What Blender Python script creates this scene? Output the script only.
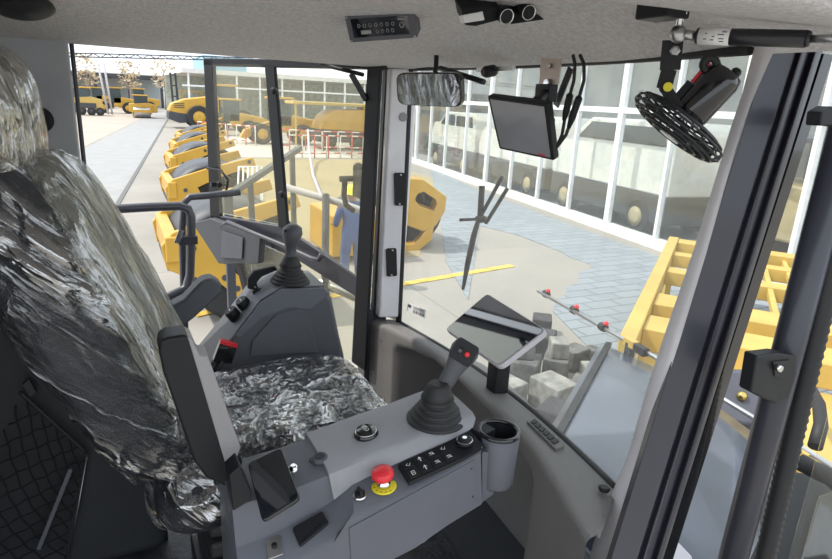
import bpy, math, random
from mathutils import Vector, Matrix, noise
R = math.radians
random.seed(4)
for o in list(bpy.data.objects): bpy.data.objects.remove(o)
SC = bpy.context.scene
COL = SC.collection

# ---------------------------------------------------------------- camera
F = 600.0; CH = 3.1; PITCH = R(16.5); ROLL = R(3.0); HEAD = R(62.8)
cam_d = bpy.data.cameras.new('camera'); cam = bpy.data.objects.new('camera', cam_d); COL.objects.link(cam)
cam_d.sensor_fit = 'HORIZONTAL'; cam_d.sensor_width = 36; cam_d.lens = F / 832 * 36
cam_d.clip_start = 0.02; cam_d.clip_end = 2000
cam.location = (0, 0, CH)
_f = Vector((math.cos(HEAD) * math.cos(PITCH), math.sin(HEAD) * math.cos(PITCH), -math.sin(PITCH)))
_r = Vector((math.sin(HEAD), -math.cos(HEAD), 0)); _u = _r.cross(_f)
_r2 = _r * math.cos(ROLL) + _u * math.sin(ROLL)
_u2 = -_r * math.sin(ROLL) + _u * math.cos(ROLL)
cam.matrix_world = Matrix(((_r2.x, _u2.x, -_f.x, 0), (_r2.y, _u2.y, -_f.y, 0), (_r2.z, _u2.z, -_f.z, CH), (0, 0, 0, 1)))
SC.camera = cam

# ---------------------------------------------------------------- world, sun, exposure
w = bpy.data.worlds.new('world'); SC.world = w; w.use_nodes = True
bg = w.node_tree.nodes['Background']; bg.inputs[0].default_value = (0.86, 0.93, 1.0, 1); bg.inputs[1].default_value = 1.1
sun_d = bpy.data.lights.new('sun', 'SUN'); sun = bpy.data.objects.new('sun', sun_d); COL.objects.link(sun)
sun_d.energy = 2.3; sun_d.angle = R(1.2); sun_d.color = (1.0, 0.93, 0.82)
sun.location = (-10, 5, 20)
sun.rotation_euler = Vector((-0.62, 0.30, 0.95)).to_track_quat('Z', 'Y').to_euler()
vs = SC.view_settings; vs.view_transform = 'Standard'; vs.look = 'None'; vs.exposure = 0.66; vs.gamma = 1.0; vs.use_curve_mapping = False

# ---------------------------------------------------------------- helpers
def ray(px, py):
    u = px - 416; v = py - 279.5
    c, s = math.cos(ROLL), math.sin(ROLL)
    u2 = u * c + v * s; v2 = -u * s + v * c
    fw = F * math.cos(PITCH) - v2 * math.sin(PITCH); dn = F * math.sin(PITCH) + v2 * math.cos(PITCH)
    ch, sh = math.cos(HEAD), math.sin(HEAD)
    return Vector((fw * ch + u2 * sh, fw * sh - u2 * ch, -dn))
def at(px, py, X=None, Y=None, Z=None):
    r = ray(px, py)
    t = X / r.x if X is not None else (Y / r.y if Y is not None else (Z - CH) / r.z)
    return Vector((0, 0, CH)) + r * t
def V(*a): return Vector(a)
def plane4(p4, d, n):
    # four corners of a flat panel with a given facing, d metres from the eye
    r = [ray(*p).normalized() for p in p4]; n = Vector(n).normalized(); c = (r[0] + r[1] + r[2] + r[3]).normalized()
    return [V(0, 0, CH) + q * (d * c.dot(n) / q.dot(n)) for q in r]

class M:
    def __init__(s): s.v = []; s.f = []; s.sm = []
    def add(s, vs_, fs, sm=False):
        b = len(s.v); s.v += [Vector(p) for p in vs_]; s.f += [tuple(b + i for i in f) for f in fs]; s.sm += [sm] * len(fs); return s
    def box(s, c, d, rot=None):
        c = Vector(c); hx, hy, hz = [k / 2 for k in d]
        p = [V(x, y, z) for x in (-hx, hx) for y in (-hy, hy) for z in (-hz, hz)]
        if rot is not None: p = [rot @ q for q in p]
        return s.add([c + q for q in p], [(0, 1, 3, 2), (4, 6, 7, 5), (0, 4, 5, 1), (2, 3, 7, 6), (0, 2, 6, 4), (1, 5, 7, 3)])
    def bb(s, a, b):
        a = Vector(a); b = Vector(b); return s.box((a + b) / 2, [abs(k) for k in (b - a)])
    def bar(s, a, b, wd, ht, up=(0, 0, 1)):
        a = Vector(a); b = Vector(b); t = (b - a).normalized(); up = Vector(up)
        if abs(t.dot(up)) > .99: up = V(1, 0, 0)
        x = t.cross(up).normalized(); y = x.cross(t)
        p = [q + x * i * wd / 2 + y * j * ht / 2 for q in (a, b) for i, j in ((-1, -1), (1, -1), (1, 1), (-1, 1))]
        return s.add(p, [(0, 3, 2, 1), (4, 5, 6, 7), (0, 1, 5, 4), (1, 2, 6, 5), (2, 3, 7, 6), (3, 0, 4, 7)])
    def tube(s, pts, r, n=12, closed=False, cap=True):
        pts = [Vector(p) for p in pts]; N = len(pts); rr = r if isinstance(r, (list, tuple)) else [r] * N
        prev = None; vv = []
        for i, p in enumerate(pts):
            if closed: t = pts[(i + 1) % N] - pts[i - 1]
            else: t = pts[min(i + 1, N - 1)] - pts[max(i - 1, 0)]
            t.normalize()
            if prev is None:
                a = V(0, 0, 1) if abs(t.z) < .9 else V(1, 0, 0)
                x = t.cross(a).normalized()
            else: x = (prev - t * prev.dot(t)).normalized()
            prev = x; y = t.cross(x)
            for k in range(n):
                an = 2 * math.pi * k / n; vv.append(p + (x * math.cos(an) + y * math.sin(an)) * rr[i])
        fs = []
        for i in range(N if closed else N - 1):
            for k in range(n):
                a = i * n + k; b = i * n + (k + 1) % n; j = ((i + 1) % N) * n
                fs.append((a, b, j + (k + 1) % n, j + k))
        s.add(vv, fs, True)
        if cap and not closed:
            b = len(s.v) - len(vv)
            s.f += [tuple(b + k for k in range(n))[::-1], tuple(b + (N - 1) * n + k for k in range(n))]; s.sm += [False, False]
        return s
    def lathe(s, prof, o, ax=(0, 0, 1), n=28, cap=True):
        o = Vector(o); ax = Vector(ax).normalized(); a = V(0, 0, 1) if abs(ax.z) < .9 else V(1, 0, 0)
        x = ax.cross(a).normalized(); y = ax.cross(x); vv = []
        for r, h in prof:
            for k in range(n):
                an = 2 * math.pi * k / n; vv.append(o + ax * h + (x * math.cos(an) + y * math.sin(an)) * r)
        fs = [(i * n + k, i * n + (k + 1) % n, (i + 1) * n + (k + 1) % n, (i + 1) * n + k) for i in range(len(prof) - 1) for k in range(n)]
        b = len(s.v); s.add(vv, fs, True)
        if cap:
            s.f += [tuple(b + k for k in range(n))[::-1], tuple(b + (len(prof) - 1) * n + k for k in range(n))]; s.sm += [False, False]
        return s
    def prism(s, poly, off):
        poly = [Vector(p) for p in poly]; off = Vector(off); n = len(poly)
        return s.add(poly + [p + off for p in poly], [tuple(range(n))[::-1], tuple(range(n, 2 * n))] + [(i, (i + 1) % n, n + (i + 1) % n, n + i) for i in range(n)])
    def frame(s, outer, inner, off):
        o = [Vector(p) for p in outer]; i_ = [Vector(p) for p in inner]; off = Vector(off); n = len(o)
        vv = o + i_ + [p + off for p in o] + [p + off for p in i_]; fs = []
        for k in range(n):
            j = (k + 1) % n
            fs += [(k, j, n + j, n + k), (2 * n + k, 3 * n + k, 3 * n + j, 2 * n + j), (k, 2 * n + k, 2 * n + j, j), (n + k, n + j, 3 * n + j, 3 * n + k)]
        return s.add(vv, fs)
    def grid(s, rows, sm=True, close=False):
        n = len(rows[0]); vv = [Vector(p) for r in rows for p in r]; fs = []
        for i in range(len(rows) - 1):
            for k in range(n if close else n - 1):
                a = i * n + k; b = i * n + (k + 1) % n; fs.append((a, b, b + n, a + n))
        return s.add(vv, fs, sm)
    def build(s, name, mat, parent=None, smooth=None, bevel=0, solid=0, seg=2, loc=None):
        base = Vector((0, 0, 0))
        if parent is not None: base = wloc(parent)
        elif loc is not None: base = Vector(loc)
        elif s.v:
            lo = [min(v[i] for v in s.v) for i in range(3)]; hi = [max(v[i] for v in s.v) for i in range(3)]
            base = V((lo[0] + hi[0]) / 2, (lo[1] + hi[1]) / 2, lo[2])
        me = bpy.data.meshes.new(name); me.from_pydata([v - base for v in s.v], [], s.f); me.update()
        import bmesh
        bm = bmesh.new(); bm.from_mesh(me); bmesh.ops.recalc_face_normals(bm, faces=bm.faces); bm.to_mesh(me); bm.free()
        for i, p in enumerate(me.polygons): p.use_smooth = s.sm[i] if smooth is None else smooth
        if bevel:
            for p in me.polygons: p.use_smooth = True
        me.materials.append(mat)
        o = bpy.data.objects.new(name, me); COL.objects.link(o)
        if parent is not None: o.parent = parent
        else: o.location = base
        if solid:
            m = o.modifiers.new('thick', 'SOLIDIFY'); m.thickness = solid; m.offset = 0
        if bevel:
            m = o.modifiers.new('bevel', 'BEVEL'); m.width = bevel; m.segments = seg; m.limit_method = 'ANGLE'; m.angle_limit = R(30); m.harden_normals = True
        return o
def wloc(o):
    p = Vector(o.location)
    while o.parent is not None: o = o.parent; p = p + o.location
    return p
def tag(o, label=None, cat=None, group=None, kind=None):
    if label: o['label'] = label
    if cat: o['category'] = cat
    if group: o['group'] = group
    if kind: o['kind'] = kind
    return o
def thing(name, loc, label, cat, group=None):
    o = bpy.data.objects.new(name, None); COL.objects.link(o); o.location = loc; o.empty_display_size = .1
    return tag(o, label, cat, group)
def children(o): return [c for c in bpy.data.objects if c.parent == o]
def copy_tree(o, parent=None):
    kids = children(o); c = o.copy(); COL.objects.link(c); c.parent = parent
    for k in kids: copy_tree(k, c)
    return c
def arc(c, r, a0, a1, n, ax, ay):
    c = Vector(c); ax = Vector(ax); ay = Vector(ay)
    return [c + ax * r * math.cos(R(a0 + (a1 - a0) * i / n)) + ay * r * math.sin(R(a0 + (a1 - a0) * i / n)) for i in range(n + 1)]
def rrect(c, hx, hy, r, ax, ay, n=5):
    c = Vector(c); ax = Vector(ax).normalized(); ay = Vector(ay).normalized(); out = []
    for sx, sy, a in ((1, 1, 0), (-1, 1, 90), (-1, -1, 180), (1, -1, 270)):
        out += arc(c + ax * sx * (hx - r) + ay * sy * (hy - r), r, a, a + 90, n, ax, ay)
    return out

# ---------------------------------------------------------------- materials
def mat(name, col, rough=.5, metal=0, nscale=0, namt=0, bump=0, bscale=200, coat=0, spec=.5, col2=None, stretch=None, emit=None):
    m = bpy.data.materials.new(name); m.use_nodes = True; nt = m.node_tree; b = nt.nodes['Principled BSDF']
    b.inputs['Base Color'].default_value = (*col, 1); b.inputs['Roughness'].default_value = rough; b.inputs['Metallic'].default_value = metal
    b.inputs['Coat Weight'].default_value = coat; b.inputs['Specular IOR Level'].default_value = spec
    tc = nt.nodes.new('ShaderNodeTexCoord'); src = tc.outputs['Object']
    if stretch:
        mp = nt.nodes.new('ShaderNodeMapping'); mp.inputs['Scale'].default_value = stretch; nt.links.new(src, mp.inputs[0]); src = mp.outputs[0]
    nz = nt.nodes.new('ShaderNodeTexNoise'); nz.inputs['Scale'].default_value = nscale or 6; nz.inputs['Detail'].default_value = 5; nt.links.new(src, nz.inputs[0])
    cr = nt.nodes.new('ShaderNodeValToRGB'); a = namt or .06
    c2 = col2 or tuple(min(1, c * (1 + a)) for c in col); c1 = col if col2 else tuple(c * (1 - a) for c in col)
    cr.color_ramp.elements[0].position = .35; cr.color_ramp.elements[1].position = .65
    cr.color_ramp.elements[0].color = (*c1, 1); cr.color_ramp.elements[1].color = (*c2, 1)
    nt.links.new(nz.outputs[0], cr.inputs[0]); nt.links.new(cr.outputs[0], b.inputs['Base Color'])
    if bump:
        n2 = nt.nodes.new('ShaderNodeTexNoise'); n2.inputs['Scale'].default_value = bscale; n2.inputs['Detail'].default_value = 3; nt.links.new(src, n2.inputs[0])
        bp = nt.nodes.new('ShaderNodeBump'); bp.inputs['Strength'].default_value = bump; bp.inputs['Distance'].default_value = .01
        nt.links.new(n2.outputs[0], bp.inputs['Height']); nt.links.new(bp.outputs[0], b.inputs['Normal'])
    if emit: b.inputs['Emission Color'].default_value = (*emit, 1); b.inputs['Emission Strength'].default_value = 1
    return m
def glass(name, tint=(.97, 1, .99), refl=.10, veil=.05, veilcol=(.9, .87, .78), pw=1.0, rough=0.02):
    m = bpy.data.materials.new(name); m.use_nodes = True; nt = m.node_tree; nt.nodes.clear()
    out = nt.nodes.new('ShaderNodeOutputMaterial'); tr = nt.nodes.new('ShaderNodeBsdfTransparent'); tr.inputs[0].default_value = (*tint, 1)
    gl = nt.nodes.new('ShaderNodeBsdfGlossy'); gl.inputs['Roughness'].default_value = rough
    lw = nt.nodes.new('ShaderNodeLayerWeight'); lw.inputs[0].default_value = .5
    fr = nt.nodes.new('ShaderNodeMath'); fr.operation = 'POWER'; fr.inputs[1].default_value = 5; nt.links.new(lw.outputs['Facing'], fr.inputs[0])
    ml = nt.nodes.new('ShaderNodeMath'); ml.operation = 'MULTIPLY_ADD'; ml.inputs[1].default_value = pw; ml.inputs[2].default_value = refl; ml.use_clamp = True
    mx = nt.nodes.new('ShaderNodeMixShader'); nt.links.new(fr.outputs[0], ml.inputs[0]); nt.links.new(ml.outputs[0], mx.inputs[0])
    nt.links.new(tr.outputs[0], mx.inputs[1]); nt.links.new(gl.outputs[0], mx.inputs[2])
    df = nt.nodes.new('ShaderNodeBsdfDiffuse'); df.inputs[0].default_value = (*veilcol, 1)
    tl = nt.nodes.new('ShaderNodeBsdfTranslucent'); tl.inputs[0].default_value = (*veilcol, 1)
    md = nt.nodes.new('ShaderNodeMixShader'); md.inputs[0].default_value = .5; nt.links.new(df.outputs[0], md.inputs[1]); nt.links.new(tl.outputs[0], md.inputs[2])
    tc = nt.nodes.new('ShaderNodeTexCoord'); nz = nt.nodes.new('ShaderNodeTexNoise'); nz.inputs['Scale'].default_value = 2.5; nz.inputs['Detail'].default_value = 6
    nt.links.new(tc.outputs['Object'], nz.inputs[0])
    mr = nt.nodes.new('ShaderNodeMapRange'); mr.inputs[1].default_value = .3; mr.inputs[2].default_value = .7; mr.inputs[3].default_value = veil * .5; mr.inputs[4].default_value = veil * 1.5  # pale haze mixed into the glass, washing out the view behind
    nt.links.new(nz.outputs[0], mr.inputs[0])
    m2 = nt.nodes.new('ShaderNodeMixShader'); nt.links.new(mr.outputs[0], m2.inputs[0]); nt.links.new(mx.outputs[0], m2.inputs[1]); nt.links.new(md.outputs[0], m2.inputs[2])
    nt.links.new(m2.outputs[0], out.inputs[0]); return m
def film(name, fac=.05, haze=.05, col=(.8, .82, .8), scale=12, stretch=(1, 1, 2.5), rot=(0, 0, 0), crease=.3, bump=.05, lo=.45, fm=.8):
    m = bpy.data.materials.new(name); m.use_nodes = True; nt = m.node_tree; nt.nodes.clear(); N = nt.nodes.new; K = nt.links.new
    out = N('ShaderNodeOutputMaterial'); tr = N('ShaderNodeBsdfTransparent')
    gl = N('ShaderNodeBsdfGlossy'); gl.inputs['Roughness'].default_value = .09; gl.inputs[0].default_value = (1, 1, 1, 1)
    tc = N('ShaderNodeTexCoord'); m0 = N('ShaderNodeMapping'); m0.inputs['Rotation'].default_value = rot; K(tc.outputs['Object'], m0.inputs[0])
    mp = N('ShaderNodeMapping'); mp.inputs['Scale'].default_value = stretch; K(m0.outputs[0], mp.inputs[0])
    dz = N('ShaderNodeTexNoise'); dz.inputs['Scale'].default_value = scale * .7; dz.inputs['Detail'].default_value = 3; K(mp.outputs[0], dz.inputs[0])
    dm = N('ShaderNodeVectorMath'); dm.operation = 'MULTIPLY_ADD'; dm.inputs[1].default_value = (.35, .35, .35); K(dz.outputs['Color'], dm.inputs[0]); K(mp.outputs[0], dm.inputs[2])
    nz = N('ShaderNodeTexVoronoi'); nz.inputs['Scale'].default_value = scale; K(dm.outputs[0], nz.inputs['Vector'])
    n3 = N('ShaderNodeTexVoronoi'); n3.inputs['Scale'].default_value = scale * 3.1; K(dm.outputs[0], n3.inputs['Vector'])
    a0 = N('ShaderNodeMath'); a0.operation = 'MULTIPLY_ADD'; a0.inputs[1].default_value = .25; K(n3.outputs['Distance'], a0.inputs[0]); K(nz.outputs['Distance'], a0.inputs[2])
    n2 = N('ShaderNodeTexNoise'); n2.inputs['Scale'].default_value = scale * 2.5; n2.inputs['Detail'].default_value = 3; n2.inputs['Distortion'].default_value = 1.5; K(mp.outputs[0], n2.inputs[0])
    ad = N('ShaderNodeMath'); ad.operation = 'MULTIPLY_ADD'; ad.inputs[1].default_value = .25; K(n2.outputs[0], ad.inputs[0]); K(a0.outputs[0], ad.inputs[2])
    bp = N('ShaderNodeBump'); bp.inputs['Strength'].default_value = 1.0; bp.inputs['Distance'].default_value = bump; K(ad.outputs[0], bp.inputs['Height']); K(bp.outputs[0], gl.inputs['Normal'])
    lw = N('ShaderNodeLayerWeight'); lw.inputs[0].default_value = .5; K(bp.outputs[0], lw.inputs['Normal'])
    fr = N('ShaderNodeMath'); fr.operation = 'POWER'; fr.inputs[1].default_value = 3; K(lw.outputs['Facing'], fr.inputs[0])
    # creases of the film are thicker and shinier
    rp = N('ShaderNodeMapRange'); rp.inputs[1].default_value = lo; rp.inputs[2].default_value = lo + .4; rp.inputs[3].default_value = 0; rp.inputs[4].default_value = crease; K(ad.outputs[0], rp.inputs[0])
    ml = N('ShaderNodeMath'); ml.operation = 'MULTIPLY_ADD'; ml.inputs[1].default_value = fm; K(fr.outputs[0], ml.inputs[0])
    a2 = N('ShaderNodeMath'); a2.operation = 'ADD'; a2.inputs[1].default_value = fac; K(rp.outputs[0], a2.inputs[0]); K(a2.outputs[0], ml.inputs[2]); ml.use_clamp = True
    mx = N('ShaderNodeMixShader'); K(ml.outputs[0], mx.inputs[0]); K(tr.outputs[0], mx.inputs[1]); K(gl.outputs[0], mx.inputs[2])
    df = N('ShaderNodeBsdfDiffuse'); df.inputs[0].default_value = (*col, 1); K(bp.outputs[0], df.inputs['Normal'])
    m2 = N('ShaderNodeMixShader'); m2.inputs[0].default_value = haze; K(mx.outputs[0], m2.inputs[1]); K(df.outputs[0], m2.inputs[2])
    K(m2.outputs[0], out.inputs[0]); return m

m_grey = mat('grey plastic', (.118, .122, .145), .48, bump=.25, bscale=500, namt=.05)
m_lgrey = mat('light grey plastic', (.30, .29, .295), .5, bump=.25, bscale=500)
m_dgrey = mat('dark grey plastic', (.085, .088, .10), .5, bump=.2, bscale=500)
m_dash = mat('dash plastic', (.17, .162, .158), .5, bump=.35, bscale=350)
m_wallg = mat('blue grey panel', (.46, .475, .50), .6)
m_matt = mat('matt black panel', (.036, .038, .042), .65, spec=.25)
m_black = mat('black plastic', (.014, .015, .018), .45, spec=.3, bump=.15, bscale=400)
m_gloss = mat('gloss black', (.012, .012, .014), .12, coat=.5)
m_rubber = mat('black rubber', (.022, .022, .024), .6)
m_paintblk = mat('black painted steel', (.016, .017, .022), .35, coat=.1)
m_pillar = mat('grey painted steel', (.04, .041, .055), .34, coat=.15)
m_tube = mat('slate painted tube', (.07, .072, .09), .35, coat=.3)
m_head = mat('headliner fabric', (.62, .605, .61), .9, bump=.5, bscale=160, nscale=90, namt=.12)
m_headd = mat('roof liner edge', (.19, .18, .19), .9, bump=.9, bscale=160, nscale=90, namt=.15)
m_trim = mat('pale trim', (.52, .50, .53), .55, bump=.2, bscale=300)
m_trimb = mat('bright pillar trim', (.74, .72, .75), .55, bump=.2, bscale=300)
m_chrome = mat('chrome', (.75, .75, .75), .12, metal=1)
m_steel = mat('steel', (.5, .5, .5), .35, metal=1)
m_red = mat('red plastic', (.75, .03, .04), .35)
m_yel = mat('yellow label', (.80, .70, .03), .5)
m_white = mat('white mark', (.8, .8, .8), .5)
m_screen = mat('dark screen', (.010, .012, .018), .04, coat=1.0, spec=1.0)
m_fabric = mat('dark seat fabric', (.018, .019, .024), .55, bump=.5, bscale=300)
m_fabric2 = mat('grey seat fabric', (.10, .105, .10), .6, bump=.6, bscale=200)
m_net = mat('net cord', (.004, .004, .005), .8)
m_mat = mat('rubber floor mat', (.035, .037, .045), .6, nscale=14, namt=.5, bump=.5, bscale=60)
m_cyel = mat('machine yellow', (.58, .34, .05), .42, nscale=2, namt=.08)
m_cyel2 = mat('pale machine yellow', (.56, .39, .11), .5, nscale=2, namt=.08)
m_mgrey = mat('machine grey', (.055, .06, .072), .5)
m_mglass = mat('machine cab glass', (.05, .07, .075), .1)
m_tyre = mat('tyre rubber', (.03, .03, .032), .7, bump=.4, bscale=20)
m_hood = mat('blue grey bonnet paint', (.085, .10, .13), .28, coat=.3, nscale=3, namt=.15)
m_hoodd = mat('dark bonnet paint', (.075, .08, .10), .35, coat=.2, nscale=3, namt=.15)
m_block = mat('concrete block', (.15, .15, .15), .9, nscale=8, namt=.35, bump=.6, bscale=40)
m_blockl = mat('pale concrete block', (.28, .28, .26), .9, nscale=8, namt=.3, bump=.6, bscale=40)
m_blockd = mat('dark concrete block', (.06, .06, .065), .9, nscale=8, namt=.3, bump=.6, bscale=40)
m_wframe = mat('white window frame', (.82, .83, .84), .5)
m_wall = mat('pale render', (.72, .72, .70), .8, nscale=3, namt=.06)
m_stone = mat('mossy stone wall', (.34, .35, .27), .9, nscale=4, col2=(.50, .49, .40), bump=.8, bscale=12)
m_vwhite = mat('white vehicle paint', (.92, .88, .80), .4)
m_vdark = mat('dark vehicle sill', (.06, .065, .07), .4)
m_tan = mat('tan wheel paint', (.55, .44, .26), .5)
m_blue = mat('blue cladding', (.35, .58, .72), .6)
m_overall = mat('blue overalls', (.06, .11, .30), .8, bump=.5, bscale=30)
m_helmet = mat('yellow helmet', (.85, .80, .05), .35)
m_skin = mat('skin', (.45, .26, .18), .6)
m_leaf = mat('autumn leaves', (.62, .48, .30), .8, nscale=3, col2=(.72, .62, .46))
m_leaf2 = mat('green leaves', (.25, .32, .16), .8, nscale=3, col2=(.38, .42, .26))
m_bark = mat('bark', (.35, .30, .26), .9)
m_mirror = mat('mirror glass', (.85, .86, .88), .02, metal=1)
m_bwhite = mat('barrier white', (.80, .80, .78), .5)
m_bred = mat('barrier red', (.65, .10, .08), .5)
m_lilac = mat('pale lilac hose', (.55, .52, .66), .6)
g_wind = glass('windshield glass', (.96, .985, .97), .03, .10, (.95, .93, .88), 1.0)
g_door = glass('door glass', (.96, .96, .90), .03, .07, (.98, .90, .70), .9)
g_shop = glass('showroom glass', (.96, .98, .98), .07, .02, (.8, .85, .85), .8)
film_m = film('clear plastic film', .018, .008, (.7, .75, .85), 7, (.28, 1, 1.6), (0, R(-42), 0), .42, .04, .72, .35)
film_c = film('crinkled cushion film', .06, .015, (.7, .75, .9), 11, (.8, .45, 1), (0, 0, R(25)), .36, .035, .60, .5)
film_p = film('yellowish plastic film', .10, .20, (.50, .50, .42), 10, (1.3, 1.3, .22), (0, R(22), 0), .22, .03, .58, .5)
film_h = film('headrest plastic film', .12, .25, (.60, .58, .48), 8, (2, 2, .25), (0, R(15), 0), .30)

def ground_mat():
    m = bpy.data.materials.new('yard concrete'); m.use_nodes = True; nt = m.node_tree; b = nt.nodes['Principled BSDF']; b.inputs['Roughness'].default_value = .85
    tc = nt.nodes.new('ShaderNodeTexCoord'); nz = nt.nodes.new('ShaderNodeTexNoise'); nz.inputs['Scale'].default_value = .22; nz.inputs['Detail'].default_value = 8; nz.inputs['Roughness'].default_value = .65
    nt.links.new(tc.outputs['Object'], nz.inputs[0]); cr = nt.nodes.new('ShaderNodeValToRGB')
    e = cr.color_ramp.elements; e[0].position = .3; e[0].color = (.29, .275, .25, 1); e[1].position = .7; e[1].color = (.38, .355, .32, 1)
    nt.links.new(nz.outputs[0], cr.inputs[0])
    br = nt.nodes.new('ShaderNodeTexBrick'); br.offset = 0; br.inputs['Scale'].default_value = 1; br.inputs['Mortar Size'].default_value = .008; br.inputs['Brick Width'].default_value = 4.5; br.inputs['Row Height'].default_value = 5.5
    br.inputs['Color1'].default_value = (1, 1, 1, 1); br.inputs['Color2'].default_value = (.94, .94, .94, 1); br.inputs['Mortar'].default_value = (.55, .53, .5, 1)
    nt.links.new(tc.outputs['Object'], br.inputs[0])
    mx = nt.nodes.new('ShaderNodeMixRGB'); mx.blend_type = 'MULTIPLY'; mx.inputs[0].default_value = 1; nt.links.new(cr.outputs[0], mx.inputs[1]); nt.links.new(br.outputs[0], mx.inputs[2])
    nt.links.new(mx.outputs[0], b.inputs['Base Color']); return m
def brick_mat(name, c1, c2, mo, bw, rh, ms=.01, off=.5):
    m = bpy.data.materials.new(name); m.use_nodes = True; nt = m.node_tree; b = nt.nodes['Principled BSDF']; b.inputs['Roughness'].default_value = .85
    tc = nt.nodes.new('ShaderNodeTexCoord'); br = nt.nodes.new('ShaderNodeTexBrick'); br.offset = off; br.inputs['Scale'].default_value = 1; br.inputs['Mortar Size'].default_value = ms
    br.inputs['Brick Width'].default_value = bw; br.inputs['Row Height'].default_value = rh
    br.inputs['Color1'].default_value = (*c1, 1); br.inputs['Color2'].default_value = (*c2, 1); br.inputs['Mortar'].default_value = (*mo, 1)
    nt.links.new(tc.outputs['Object'], br.inputs[0]); nt.links.new(br.outputs[0], b.inputs['Base Color']); return m

# ================================================================= SETTING: yard
g = M().bb((-80, -40, -.3), (120, 260, 0)).build('ground', ground_mat(), loc=(0, 0, 0)); tag(g, kind='structure')
m_strip = mat('pale paving strip', (.33, .33, .33), .8, nscale=1.5, namt=.06)
m_joint = mat('dark joint', (.16, .16, .16), .9)
d = V(.115, 1, 0).normalized(); n_ = V(d.y, -d.x, 0)
def strip(a, b, wd, z, h):
    a = Vector(a); b = Vector(b); return M().bar(a + V(0, 0, z), b + V(0, 0, z), wd, h)
pA = at(195, 275, Z=0); pL = at(78, 185, Z=0); pFar = V(7.8, 100, 0)
s0 = V(-.85, 24.5, 0); 
o = M().prism([V(-4.6, 8, 0), V(-1.1, 8, 0), V(8.0, 92, 0), V(6.2, 92, 0)], (0, 0, .012)).build('paving_strip', m_strip); tag(o, kind='structure')
o = strip(V(-1.05, 8, 0), V(8.1, 92, 0), .12, .01, .02).build('drain_joint', m_joint); tag(o, kind='structure')
m_pale = mat('pale beige yard', (.43, .375, .32), .85, nscale=.3, namt=.06)  # even beige tone of the left yard
o = M().prism([V(-60, 8, 0), V(-4.8, 8, 0), V(6.0, 92, 0), V(12, 150, 0), V(-60, 150, 0)], (0, 0, .006)).build('pale_yard', m_pale); tag(o, kind='structure')
# sand coloured floor, white strip, pavers in front of the hall
m_sand = mat('ochre painted yard', (.38, .32, .195), .85, nscale=.4, namt=.08)
o = M().prism([V(2.3, 11.2, 0), V(5.6, 10.8, 0), V(12.2, 22, 0), V(12.5, 30, 0), V(5.8, 30.5, 0)], (0, 0, .008)).build('ochre_floor', m_sand); tag(o, kind='structure')
o = M().prism([V(5.0, 31, 0), V(12, 31, 0), V(10.6, 44, 0), V(5.8, 52, 0)], (0, 0, .01)).build('white_floor', mat('white floor paint', (.50, .50, .48), .8)); tag(o, kind='structure')
m_pav_shade = brick_mat('shade toned pavers', (.25, .285, .315), (.30, .335, .365), (.15, .17, .19), .62, .30, .014)  # blue-grey paver colour imitates shadow lying on the paving
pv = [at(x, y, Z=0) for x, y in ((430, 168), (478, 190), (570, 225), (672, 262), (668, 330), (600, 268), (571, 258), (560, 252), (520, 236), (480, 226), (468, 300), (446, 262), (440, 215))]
o = M().prism(pv, (0, 0, .014)).build('paver_apron', m_pav_shade, loc=(0, 0, 0)); tag(o, kind='structure')
pv = []
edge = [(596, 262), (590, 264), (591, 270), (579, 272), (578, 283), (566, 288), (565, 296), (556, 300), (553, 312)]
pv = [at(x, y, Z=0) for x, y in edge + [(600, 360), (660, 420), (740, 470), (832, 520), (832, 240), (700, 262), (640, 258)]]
o = M().prism(pv, (0, 0, .016)).build('paver_field', m_pav_shade, loc=(0, 0, 0)); tag(o, kind='structure')  # stepped patch of the shadow-coloured paving
o = strip(at(330, 297, Z=0), at(512, 266, Z=0), .17, .012, .012).build('yard_line', mat('line yellow', (.72, .50, .10), .7, nscale=5, namt=.25)); tag(o, kind='structure')
o = strip(at(195, 316, Z=0), at(262, 300, Z=0), .17, .012, .012).build('yard_line', bpy.data.materials['line yellow']); tag(o, kind='structure')

# ---- glass fronted hall
fa = V(10.7, 4.0, 0); fb = V(14.6, 31.0, 0); fd = (fb - fa).normalized(); fn = V(-fd.y, fd.x, 0)
hall = thing('glass_hall', (fa + fb) / 2, 'long hall with a white framed glass front across the yard', 'building')
L = (fb - fa).length
def fp(s, z, off=0): return fa + fd * s + V(0, 0, z) + fn * off
k = M(); k.bar(fp(0, .12), fp(L, .12), .22, .24); k.build('sill', m_wall, hall)
ms = [0.6, 2.5, 4.25, 6.1, 8.05, 10.0, 11.9, 13.9, 16.0, 18.2, 20.5, 22.6, 24.7, 26.6]
for i, s in enumerate(ms):
    wd = .19 if i in (4, 8, 12) else .09
    M().bar(fp(s, .2), fp(s, 4.8), .12, wd, up=fd).build('mullion', m_wframe, hall)
M().bar(fp(0, 3.15), fp(L, 3.15), .1, .14).build('transom', m_wframe, hall)
M().bar(fp(0, 4.85), fp(L, 4.85), .14, .2).build('transom', m_wframe, hall)
for i in range(len(ms) - 1):
    a, b = ms[i], ms[i + 1]
    M().bar(fp((a + b) / 2, .2, -.03), fp((a + b) / 2, 4.8, -.03), .012, b - a - .1, up=fd).build('glass_pane', g_shop, hall)
k = M(); k.bar(fp(0, 5.9), fp(L, 5.9), .3, 2.0); k.build('fascia', m_stone, hall)
k = M(); k.bb((17, 2, 0), (17.3, 34, 6.9)); k.build('back_wall', mat('hall back wall', (.07, .08, .08), .9, nscale=.8, col2=(.22, .22, .19)), hall)
M().prism([fp(0, .01, -.2), fp(L, .01, -.2), V(17, 34, .01), V(17, 2, .01)], (0, 0, .02)).build('floor_slab', m_strip, hall)

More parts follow.
